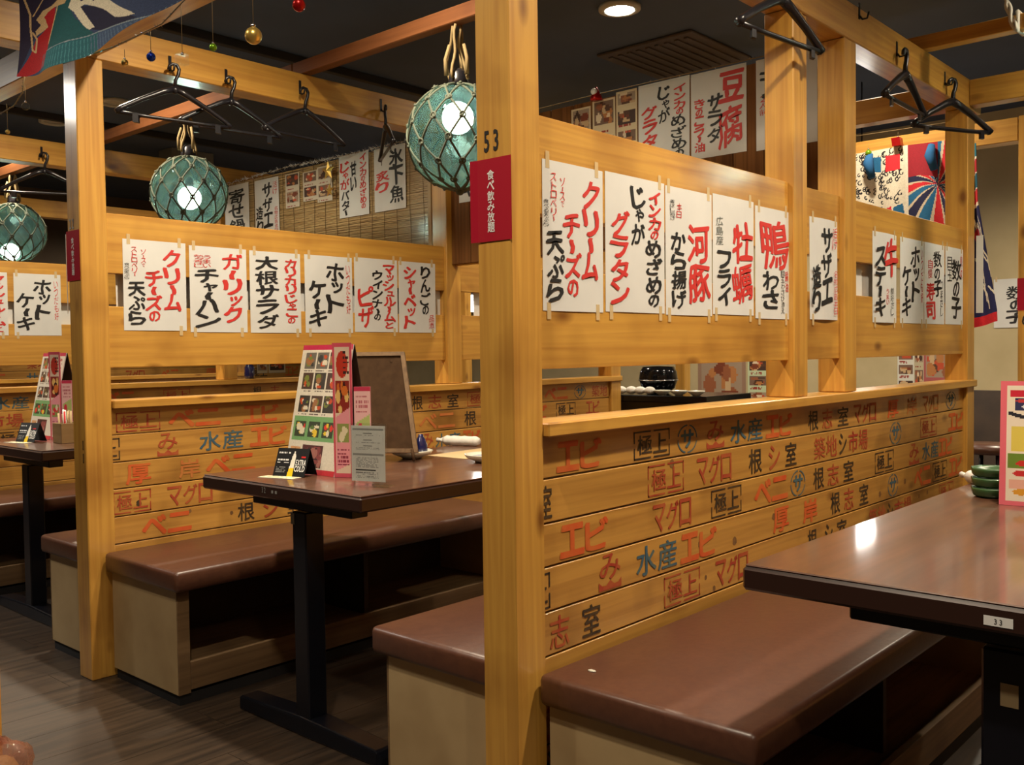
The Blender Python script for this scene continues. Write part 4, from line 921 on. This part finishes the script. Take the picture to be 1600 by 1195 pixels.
def bauble(px, py, ax, val, r, m, label, up=.05, box=False):
    c = at(px, py, ax, val)
    if ax == 0 and val == 1.22 and c.y > 1.6: up = float(np.interp(c.y, [g[1] for g in GP[::-1]], [g[2] for g in GP[::-1]]))-c.z-r
    t = thing('bauble', label, 'ornament', c, 'garland ornaments')
    if box: build('ball', MB().obox(c-Vector((r, r, r)), (2*r, 0, 0), (0, 2*r, 0), (0, .3*r, 2*r)), m, t)
    else: build('ball', MB().ball(c, r, 8), m, t)
    build('cap', MB().lathe(c+Vector((0, 0, r)), [(r*.3, -.001), (r*.3, r*.35), (.001, r*.4)], 8), 'silver', t)
    build('string', MB().tube([c+Vector((0, 0, r)), c+Vector((0, 0, r+up))], .0008, 4), 'rope', t)
bauble(236, 89, 0, 1.22, .0115, 'bluef', 'small blue bauble hanging before the second beam'); bauble(195, 98, 0, 1.22, .009, 'gold', 'small gold bell left of the blue bauble', .055)
bauble(285, 93, 0, 1.22, .012, 'acr', 'small clear cube ornament right of the blue bauble', .05, True); bauble(333, 74, 0, 1.22, .009, 'greenf', 'small yellow-green bauble on a long string', .075)
bauble(396, 56, 0, 1.22, .019, 'gold', 'larger amber glass bauble at the top, left of the joist', .10); bauble(467, 8, 0, 1.22, .014, 'redf', 'dark red bauble at the top edge, left of the joist', .05)
bauble(40, 166, 0, 1.2, .012, 'acr', 'clear faceted bead pendant at the top left', .05); bauble(12, 206, 0, 1.2, .007, 'gold', 'tiny gold bead on a long loop at the left edge', .08)
bauble(1403, 222, 0, 5.15, .022, 'redf', 'dark red cube ornament on the lit beam at the right', .03, True); bauble(1357, 239, 0, 5.15, .017, 'greenf', 'dark little bulb ornament on the lit beam', .04)
t = thing('santa_ornament', 'tiny red and white santa-hat doll on top of the brown back panel', 'ornament', (3.20, 2.385, 2.15), 'garland ornaments')
build('body', MB().lathe((3.20, 2.385, 2.145), [(.026, 0), (.026, .01), (.014, .035), (.004, .055)], 10), 'redf', t); build('beard', MB().ball((3.185, 2.385, 2.178), .014, 6), 'white', t)

# ================================================================ things on the tables
TZ = .7505
def lean_panel(fr, W, H, cv, m='print', back='paper', name='menu_panel', parent=None, th=.003):
    mb, cc = canvas_mesh(cv, flat(fr, W, H, .0006)); g = build(name, MB().obox(fr.p(0, 0, -th), fr.a*W, fr.b*H, fr.n*th), back, parent)
    build('printed_face', mb, m, g, colors=cc)
def food_cv(nx=70, ny=100):
    cv = Canvas(nx, ny, (226, 218, 200)); cv.rect(0, 0, 1, .035, (196, 40, 80))
    for r_, (y0, y1) in enumerate(((.06, .19), (.22, .35), (.40, .53), (.60, .72))):
        for c_ in range(3):
            x0 = .08+c_*.25; cv.photo(x0, y0, x0+.22, y1, R.choice([(60, 56, 50), (110, 105, 95), (80, 60, 50)]), [(200, 80, 40), (225, 215, 190), (120, 130, 60), (160, 110, 70), (90, 70, 50), (60, 60, 60)], 7)
            cv.text(x0, y1+.005, x0+.2, y1+.03, (120, 110, 100), 1, .02)
    cv.rect(.05, .56, .97, .75, (120, 170, 110)); 
    for c_ in range(3): cv.photo(.08+c_*.28, .60, .30+c_*.28, .72, (60, 70, 50), [(220, 60, 50), (230, 220, 190), (90, 120, 60), (235, 200, 60)], 7)
    cv.photo(.30, .78, .72, .95, (90, 50, 50), [(140, 70, 70), (60, 40, 40), (170, 110, 100)], 20); cv.photo(.06, .80, .26, .95, (215, 160, 110), FOOD, 8)
    cv.rect(.80, .05, .92, .50, (232, 222, 205)); cv.text(.82, .06, .90, .48, (180, 60, 60), 9, .05); cv.rect(0, .965, 1, 1, (205, 60, 70)); cv.mottle(.06); return cv
def menu_stand(x, y, s, label, group='menu stands'):
    t = thing('menu_stand', label, 'menu', (x, y, TZ), group)
    b = Vector((.085, 0, .40)).normalized()
    fr = Frame((x, y+.15*s, TZ), (0, -1, 0), b)
    lean_panel(fr, .25*s, .405*s, food_cv(), name='front_leaf', parent=t)
    # side leaf turned away, pink with writing
    cv = Canvas(36, 100, (222, 90, 110)); cv.rect(.12, .03, .88, .97, (238, 214, 190)); cv.ell(.5, .16, .30, .10, (200, 60, 40)); cv.photo(.14, .28, .86, .52, (150, 50, 40), [(220, 120, 50), (60, 30, 30), (240, 200, 120)], 9)
    cv.text(.55, .05, .85, .24, (60, 40, 40), 5, .1); cv.poly([(.14, .55), (.86, .48), (.86, .9), (.14, .95)], (240, 160, 170)); cv.photo(.2, .6, .8, .74, (150, 160, 90), [(220, 60, 70), (235, 225, 190)], 6); cv.text(.2, .78, .8, .92, (150, 60, 80), 5, .06)
    a = Vector((.45, -.9, 0)).normalized(); fr2 = Frame((x+.003, y-.10*s, TZ), a, Vector((0, 0, 1))); lean_panel(fr2, .062*s, .40*s, cv, name='side_leaf', back='pink', parent=t)
    cv = Canvas(36, 60, (236, 190, 190)); cv.rect(0, 0, 1, .05, (200, 60, 90)); cv.text(.1, .08, .9, .3, (190, 110, 120), 4, .06); cv.poly([(.1, .4), (.95, .3), (.95, .62), (.1, .7)], (180, 196, 120)); cv.ell(.35, .46, .16, .06, (215, 60, 80)); cv.line([(.2, .75), (.6, .58), (.9, .75)], .02, (60, 60, 60)); cv.rect(.1, .82, .95, .98, (236, 140, 150)); cv.rect(.62, .84, .8, .95, (60, 50, 90))
    fr3 = Frame((x+.03, y-.165*s, TZ), Vector((.55, -.83, 0)).normalized(), Vector((0, 0, 1))); lean_panel(fr3, .05*s, .27*s, cv, name='pink_leaf', back='pink', parent=t)
    build('back_leaf', MB().obox((x+.16*s, y+.15*s, TZ), (0, -.25*s, 0), (.002, 0, 0), (-.072*s, 0, .395*s)), 'dark', t)
    return t
menu_stand(1.76, 2.40, 1.0, 'tall folding photo menu with red top edge standing on the middle table')
menu_stand(1.80, 4.50, .98, 'tall folding photo menu standing on the dark corner table at the left')
def beer_card(x, y, label):
    t = thing('table_card', label, 'card', (x, y, TZ), 'black table cards')
    cv = Canvas(52, 36, (14, 14, 16)); cv.text(.06, .12, .42, .22, (220, 220, 220), 1, .04); cv.text(.06, .36, .42, .56, (220, 220, 220), 2, .05); cv.text(.06, .66, .36, .86, (130, 130, 130), 4, .02)
    cv.poly([(.46, 1), (.60, .9), (.62, 1)], (230, 200, 30)); cv.poly([(.50, .30), (.56, .08), (.61, .28), (.62, 1), (.44, 1)], (225, 222, 210)); cv.poly([(.46, .72), (.62, .68), (.62, 1), (.44, 1)], (226, 190, 20)); cv.text(.72, .26, .92, .36, (200, 30, 30), 1, .03)
    a = Vector((.28, -.96, 0)).normalized(); b = Vector((.35, .1, .93)).normalized(); b = (b-a*b.dot(a)).normalized()
    fr = Frame((x, y, TZ+.001), a, b); lean_panel(fr, .118, .088, cv, name='front', back='black', parent=t, th=.0008)
    mb = MB()
    for j, wd in enumerate(('EXTRA', 'COLD')):
        for i, c in enumerate(wd):
            u = .076+i*.038/len(wd); glyph(mb, fr, c, u, .022-j*.019+.013, u+.036/len(wd), .022-j*.019+.030, .0014, BR*.7)
    build('lettering', mb, 'white', t)
    build('back_leaf', MB().obox(fr.p(0, 0, -.0)+Vector((.062, .02, 0)), fr.a*.118, Vector((.001, 0, 0)), fr.p(0, .088)-fr.p(0, 0)-Vector((.062, .02, 0))), 'black', t)
    build('base_flap', MB().obox(Vector((x-.045, y+.012, TZ)), a*.13, Vector((.043, .01, 0)), Vector((0, 0, .0008))), 'white', t)
    cv = Canvas(26, 8, (236, 230, 190)); cv.text(.05, .1, .95, .9, (70, 60, 40), 2, .05)
    mb, cc = canvas_mesh(cv, lambda U, V: (x-.045+U*.28*.13+(1-V)*.043, y+.012-U*.96*.13+(1-V)*.01, TZ+.0012+0*U)); build('flap_print', mb, 'print', t, colors=cc)
beer_card(1.665, 2.475, 'small black tent card reading EXTRA COLD with a yellow-labelled bottle, on the middle table')
beer_card(1.66, 4.42, 'small black tent card beside the menu on the dark corner table')
t = thing('acrylic_sign', 'clear acrylic stand holding a small printed price sheet, near corner of the middle table', 'sign', (1.70, 2.07, TZ))
a = Vector((.27, -.96, 0)).normalized(); fr = Frame((1.690, 2.125, TZ+.012), a, (0, 0, 1))
cv = Canvas(50, 84, (214, 214, 210)); cv.rect(.05, .05, .95, .085, (150, 150, 148)); cv.rect(.05, .50, .95, .53, (150, 150, 148))
for i in range(3): cv.rect(.36, .13+i*.115, .62, .143+i*.115, (60, 60, 60)); cv.text(.15, .16+i*.115, .85, .20+i*.115, (150, 150, 150), 2, .02)
cv.text(.15, .56, .8, .76, (140, 140, 140), 8, .02); cv.rect(.12, .79, .72, .81, (40, 40, 40)); cv.text(.12, .83, .8, .95, (130, 130, 130), 4, .02)
lean_panel(fr, .112, .155, cv, name='sheet', parent=t, th=.0006)
build('acrylic_pane', MB().obox(fr.p(-.003, -.008, .002), fr.a*.118, fr.b*.170, fr.n*.0015), 'acr', t); build('acrylic_pane', MB().obox(fr.p(-.003, -.008, -.004), fr.a*.118, fr.b*.170, fr.n*.0015), 'acr', t)
build('acrylic_base', MB().obox(fr.p(-.016, -.0115, -.025), fr.a*.145, fr.b*.0025, fr.n*.055), 'acr', t)
# leaning framed board
t = thing('easel_board', 'brown back of a wooden framed board leaning on the middle table behind the menu', 'board', (2.2, 2.5, TZ))
o = at(690, 700, 2, TZ); bl = Vector((1.985, 2.655, TZ)); br = Vector((2.18, 2.36, TZ)); a = (br-bl).normalized(); W = .335
nrm = Vector((0, 0, 1)).cross(a); b = (Vector((0, 0, 1))+Vector((-.25, -.12, 0))).normalized(); b = (Vector((0, 0, 1))+a*(-.20)+a.cross(Vector((0, 0, 1)))*(-.30)).normalized()
fr = Frame(bl+Vector((0, 0, .032)), a, b)
build('board', MB().obox(fr.p(.012, .012, -.006), fr.a*(W-.024), fr.b*.336, fr.n*.006), 'easel', t)
for (u, v, du, dv) in ((0, 0, W, .014), (0, .346, W, .014), (0, .014, .014, .332), (W-.014, .014, .014, .332)): build('frame_rail', MB().obox(fr.p(u, v, -.009), fr.a*du, fr.b*dv, fr.n*.014), 'plinth', t)
for u in (.03, W-.05): q = fr.p(u, .33, -.0); foot = Vector((q.x+.17*fr.n.x*-1, q.y+.17*fr.n.y*-1, TZ)); build('prop_leg', MB().tube([q, foot+Vector((0, 0, .006))], .006, 6), 'easel', t)
for u in (.02, W-.02): q = fr.p(u, 0, 0); build('foot', MB().tube([q+Vector((0, 0, .012)), Vector((q.x-b.x*.05, q.y-b.y*.05, TZ+.006))], .006, 6), 'easel', t)
def plate(x, y, r, label, rim='cer', z=TZ):
    t = thing('small_plate', label, 'plate', (x, y, z), 'ceramic plates')
    build('body', MB().lathe((x, y, z), [(r*.45, 0), (r*.50, .004), (r*.9, .016), (r, .025), (r*.985, .028), (r*.86, .0195), (r*.45, .0085), (.001, .008)], 36), 'cer', t)
    if rim != 'cer': build('glaze', MB().lathe((x, y, z), [(.001, .0105), (r*.45, .0108), (r*.80, .0185), (r*.79, .019), (.001, .0112)], 36), rim, t)
plate(2.245, 2.49, .074, 'cream ceramic dish on the middle table holding a navy pouring bottle'); plate(2.31, 2.20, .068, 'white dish with a blue inside, cut by the post numbered 53', 'cblue')
build('soy_bottle', MB().lathe((2.275, 2.475, TZ+.010), [(.001, 0), (.024, .0), (.026, .012), (.024, .035), (.017, .055), (.010, .066), (.009, .072), (.001, .073)], 20, 1, .8), 'navy', None, 'small dark navy bottle standing in the cream dish', 'bottle')
def towel(x, y, ang, L, r, label):
    t = thing('rolled_towel', label, 'towel', (x, y, TZ), 'rolled wet towels'); d = Vector((math.cos(ang), math.sin(ang), 0)); p = Vector((x, y, TZ+r))
    pts = []; rs = []
    for i in range(11): s = i/10; pts.append(p+d*(L*(s-.5))); rs.append(r*(1+.06*math.sin(i*2.3))*(.72 if i in (0, 10) else 1))
    build('roll', MB().tube(pts, rs, 14), 'towel', t)
    e = p-d*(L*.5); build('twisted_end', MB().tube([e, e-d*.014, e-d*.03], [r*.7, r*.35, r*.5], 10), 'towel', t)
towel(2.66, 2.66, math.radians(-75), .16, .019, 'rolled white hand towel on the middle table'); towel(2.685, .755, math.radians(-130), .12, .017, 'white wrapped towel at the far end of the foreground table')
build('place_mat', MB().obox((2.33, 2.50, TZ), (.36, .02, 0), (.0, -.19, 0), (0, 0, .0012)), 'kraft', None, 'beige paper mat on the middle table between towel and dish', 'mat')
def stack(x, y, n, label, s=.05):
    t = thing('dish_stack', label, 'dish', (x, y, TZ), 'green dishes')
    for i in range(n):
        z = TZ+i*.024; build('dish', MB().lathe((x, y, z), [(s*.75, 0), (s*.95, .006), (s, .02), (s*.97, .0235), (s*.9, .018), (.001, .010)], 8), 'green', t)
stack(1.90, 2.68, 2, 'two dark green octagonal dishes stacked behind the tall menu'); stack(2.50, .68, 3, 'three green lacquer dishes stacked at the far end of the foreground table', .05)
# pink menu on T2
t = thing('menu_stand', 'pink-edged photo menu at the right edge, standing on the foreground table', 'menu', (2.40, .60, TZ), 'menu stands')
cv = Canvas(60, 110, (232, 110, 125)); cv.rect(.07, .04, 1, .96, (238, 226, 205)); cv.rect(.1, .07, .9, .13, (205, 40, 60)); cv.photo(.15, .14, .8, .24, (50, 50, 90), [(235, 235, 235), (200, 60, 60)], 8); cv.photo(.12, .36, .95, .56, (225, 205, 90), [(235, 225, 160), (60, 60, 50), (120, 140, 60)], 8)
cv.line([(.1, .26), (.5, .34), (.9, .30)], .015, (40, 40, 50)); cv.rect(.08, .58, .98, .70, (110, 140, 50)); cv.ell(.25, .66, .08, .025, (205, 50, 40)); cv.ell(.22, .74, .08, .025, (205, 50, 50)); cv.rect(.1, .79, .95, .86, (236, 180, 160)); cv.ell(.22, .89, .08, .025, (225, 160, 50)); cv.text(.35, .87, .9, .95, (190, 120, 110), 3, .03)
fr = Frame((2.385, .635, TZ), Vector((.1, -.99, 0)).normalized(), Vector((.05, 0, 1)).normalized()); lean_panel(fr, .20, .285, cv, name='front_leaf', back='pink', parent=t)
build('back_leaf', MB().obox((2.50, .635, TZ), (.02, -.2, 0), (.002, 0, 0), (-.098, 0, .28)), 'pink', t)
# box of chopsticks on T0
t = thing('chopstick_box', 'pale wooden chopstick box on the dark corner table', 'box', (1.79, 4.20, TZ))
x, y = 1.79, 4.195
for (a0, b0, c0, d0) in ((x-.045, y-.045, x+.045, y-.039), (x-.045, y+.039, x+.045, y+.045), (x-.045, y-.038, x-.039, y+.038), (x+.039, y-.038, x+.045, y+.038)): build('side', MB().box(a0, b0, TZ, c0, d0, TZ+.085, .001), 'tan', t)
build('bottom', MB().box(x-.039, y-.038, TZ+.001, x+.039, y+.038, TZ+.006), 'tan', t)
for i in range(12): q = R.uniform(-.025, .025); w_ = R.uniform(-.025, .025); build('chopsticks', MB().tube([(x+q, y+w_, TZ+.008), (x+q*1.2, y+w_*1.2, TZ+R.uniform(.12, .15))], .004, 5), R.choice(['tan', 'kraft', 'redp', 'white']), t)

# ================================================================ far background
t = thing('black_counter', 'black counter with crockery, seen through the slit under the near boards', 'counter', (5.0, 3.4, 0))
build('top', MB().box(4.68, 2.75, .81, 5.20, 4.1, .85, .004), 'gloss', t); build('body', MB().box(4.72, 2.80, 0, 5.16, 4.05, .81, .002), 'blackp', t)
t = thing('cooking_pot', 'shiny black round pot on the far counter', 'pot', (4.95, 3.25, .85))
build('bowl', MB().lathe((4.95, 3.24, .851), [(.06, 0), (.10, .03), (.118, .08), (.112, .13), (.095, .16), (.001, .165)], 28), 'gloss', t); build('rim', MB().tube([(4.95+.119*math.cos(q), 3.24+.119*math.sin(q), .93) for q in np.linspace(0, 2*math.pi, 25)[:-1]], .004, 5, False, True), 'silver', t)
for i in range(4):
    build('napkin_bundle', MB().ball((4.72+R.uniform(0, .03), 3.17+.065*i, .851+.024), .034, 7, .7), 'towel', None, 'crumpled white napkin on the far black counter, %s of the four' % ['rightmost', 'second from right', 'third from right', 'leftmost'][i], 'napkin', 'napkins on the far counter')
for i in range(3): plate(4.76+.0*i, 2.86+.115*i, .05, 'small white plate on the far black counter, %s' % ['the nearest one', 'the middle one', 'the one behind'][i], z=.8505)
for (pa, pb, ya_, yb_, g, l, bg) in ((1090, 1165, 562, 640, (1, 1), 'large brown photo poster on the far wall, seen through the slit', (150, 120, 100)), (1168, 1200, 575, 625, (1, 3), 'green and white printed sheet on the far wall, seen through the slit', (190, 205, 170)),
                              (1203, 1215, 575, 622, (1, 2), 'narrow food sheet on the far wall, seen through the slit', (200, 160, 140)), (1402, 1428, 560, 605, (1, 3), 'white printed list on the far wall, right of the middle posts', (215, 215, 205)),
                              (1428, 1443, 556, 600, (1, 2), 'small framed sheet on the far wall beside the red poster', (190, 180, 150)), (1443, 1486, 555, 600, (1, 1), 'red-edged photo poster on the far wall, near the far post', (170, 90, 90))):
    a = at(pa, ya_, 0, 7.29); b = at(pb, yb_, 0, 7.29); fr = Frame((7.296, a.y, b.z-.05), (0, -1, 0), (0, 0, 1))
    photomenu(fr, a.y-b.y, a.z-b.z+.12, l, grid=g, bg=bg, name='wall_menu', group='menus on the far wall')
t = thing('stool', 'dark stool seen beyond the far post at the right', 'stool', (5.9, 1.62, 0))
build('seat', MB().lathe((5.9, 1.62, .50), [(.16, 0), (.17, .02), (.16, .05), (.001, .055)], 20), 'vinyl', t)
for q in range(4): a = q*math.pi/2+.6; build('leg', MB().tube([(5.9+.13*math.cos(a), 1.62+.13*math.sin(a), .5), (5.9+.17*math.cos(a), 1.62+.17*math.sin(a), 0)], .014, 6), 'blackp', t)
t = thing('standing_board', 'dark slanted board standing against the far wall beyond the far post', 'board', (6.6, 1.85, 0))
build('board_face', MB().obox((6.5, 2.12, .0), (0, -.36, 0), (.02, 0, 0), (.22, -.02, .82)), 'dark', t)
build('prop', MB().obox((6.92, 2.0, 0), (0, -.04, 0), (.02, 0, 0), (-.19, 0, .78)), 'dark', t)
t = thing('far_bench', 'low brown bench along the far wall beyond the far post', 'bench', (7.05, 1.0, 0))
build('seat', MB().box(6.78, -.6, .38, 7.26, 1.9, .45, .01), 'vinyl', t); build('base', MB().box(6.84, -.55, 0, 7.25, 1.85, .379, .003), 'dark', t)
for (px, py_, X_, r_, l, pwr) in ((1347, 437, 5.9, .075, 'lit white globe lamp glimpsed through the slit right of the middle posts', 14), (738, 474, 5.6, .07, 'lit white globe lamp glimpsed through the slit left of the post numbered 53', 8)):
    c = at(px, py_, 0, X_); t = thing('globe_lamp', l, 'lamp', c, 'white globe lamps')
    build('globe', MB().ball(c, r_, 14), 'lampw', t); build('cord', MB().tube([c+Vector((0, 0, r_+.03)), Vector((c.x, c.y, CZ))], .004, 6), 'blackp', t); build('cap', MB().lathe(c+Vector((0, 0, r_*.9)), [(.03, 0), (.03, .03), (.01, .045)], 14), 'blackp', t)
for (pa, pb, l) in ((402, 418, 'small photo sheet far behind, seen through the slit left of the tall menu'), (420, 446, 'wider photo sheet far behind, seen through the slit left of the tall menu')):
    a = at(pa, 580, 1, YB-.05); b = at(pb, 580, 1, YB-.05); photomenu(Frame((a.x, YB-.048, .90), (1, 0, 0), (0, 0, 1)), b.x-a.x, .36, l, grid=(1, 3), name='wall_menu', group='menus behind the slit')
c = at(390, 590, 1, 5.29); build('blue_bottle', MB().lathe((c.x, 5.29, .9665), [(.001, 0), (.030, 0), (.033, .02), (.032, .07), (.018, .095), (.012, .105), (.001, .106)], 18), 'navy', None, 'small dark blue bottle on the cap rail of the third partition', 'bottle')
# ceiling fittings
for (x, y, l) in ((3.787, 2.679, 'round downlight in the dark ceiling, right of the post numbered 53'), (2.918, 5.997, 'round ceiling light right of the tagged post, at the top left'), (2.861, 6.773, 'round ceiling light left of the tagged post, at the top left')):
    t = thing('ceiling_light', l, 'light', (x, y, CZ-.03), 'round ceiling lights')
    build('rim', MB().lathe((x, y, CZ-.022), [(.085, .0), (.10, .004), (.10, .0215), (.072, .0215), (.072, 0), (.085, 0)], 28, cap=False), 'fix', t)
    build('diffuser', MB().lathe((x, y, CZ-.010), [(.001, 0), (.070, 0), (.070, .009), (.001, .009)], 28), 'lampm' if x > 3 else 'fix', t)
t = thing('air_vent', 'square flush vent in the dark ceiling above the menu posters', 'vent', (4.62, 2.88, CZ-.02))
build('frame', MB().box(4.3, 2.6, CZ-.016, 4.95, 3.2, CZ-.001, .004), 'ventm', t)
for i in range(9): build('slat', MB().box(4.35, 2.65+i*.06, CZ-.024, 4.90, 2.675+i*.06, CZ-.0165), 'ventm', t)
for (x, y0, y1, l) in ((0, 0, 0, ''),): pass
for (a, b, l) in (((2.0, 4.4), (4.3, 4.4), 'black lighting rail on the ceiling above the second beam'), ((1.5, 6.6), (5.0, 6.6), 'black lighting rail farther back on the ceiling')):
    build('ceiling_rail', MB().box(a[0], a[1]-.02, CZ-.045, b[0], a[1]+.02, CZ-.001, .003), 'cdark', None, l, 'rail', 'lighting rails')
t = thing('hanging_duct', 'beige boxed duct dropping from the ceiling behind the middle glass float', 'duct', (4.0, 7.0, 2.2))
a = at(268, 250, 1, 7.0); b = at(334, 250, 1, 7.0); build('casing', MB().box(a.x, 7.0, 2.35, b.x, 7.2, CZ-.001, .004), 'cgrey', t)
build('trim', MB().box(a.x-.01, 6.99, 2.33, b.x+.01, 7.21, 2.349, .003), 'cgrey', t)
build('wall_pillar', MB().box(5.3, 6.8, 0, 5.7, 7.1, CZ, .004), 'cgrey', None, 'grey painted pillar rising behind the bamboo blind', 'pillar')
# post across the aisle and wrapped bag at the lower left
build('aisle_post', MB().box(.60, 1.958, 0, .695, 2.053, 2.14, .003), 'wz', None, 'pine post cut by the left edge of the picture, across the aisle', 'post')
t = thing('wrapped_bundle', 'crumpled pink translucent plastic bundle in the lower left corner', 'bag', (.60, 1.75, .42))
c = at(2, 1203, 1, 1.80); mb = MB(); vs = []; n1, n2 = 14, 20
for i in range(n1+1):
    for j in range(n2):
        th = math.pi*i/n1; ph = 2*math.pi*j/n2; r_ = .052*(1+.10*math.sin(3*ph+th*4)+.07*math.sin(7*ph-th*5))
        vs.append((c.x+r_*math.sin(th)*math.cos(ph), c.y+r_*math.sin(th)*math.sin(ph), c.z-r_*1.0*math.cos(th)))
fs = [(i*n2+j, i*n2+(j+1) % n2, (i+1)*n2+(j+1) % n2, (i+1)*n2+j) for i in range(n1) for j in range(n2)]
build('plastic_film', mb.add(vs, fs), 'film', t); build('wrapped_contents', MB().ball(c+Vector((0, 0, -.008)), .030, 8, 1.1), 'panel', t); build('yellow_label', MB().ball(c+Vector((.012, -.012, -.022)), .022, 8, .8), 'yellow', t)
t2 = thing('side_stool', 'low stool at the lower left corner that carries the pink bundle', 'stool', (c.x, c.y, 0))
zt = c.z-.055
build('stool_top', MB().lathe((c.x-.10, c.y, zt-.03), [(.09, 0), (.095, .01), (.095, .025), (.001, .03)], 20), 'vinyl', t2)
for q in range(3): a = q*2.1+2; build('leg', MB().tube([(c.x-.10+.06*math.cos(a), c.y+.06*math.sin(a), zt-.03), (c.x-.10+.08*math.cos(a), c.y+.08*math.sin(a), 0)], .01, 6), 'blackp', t2)
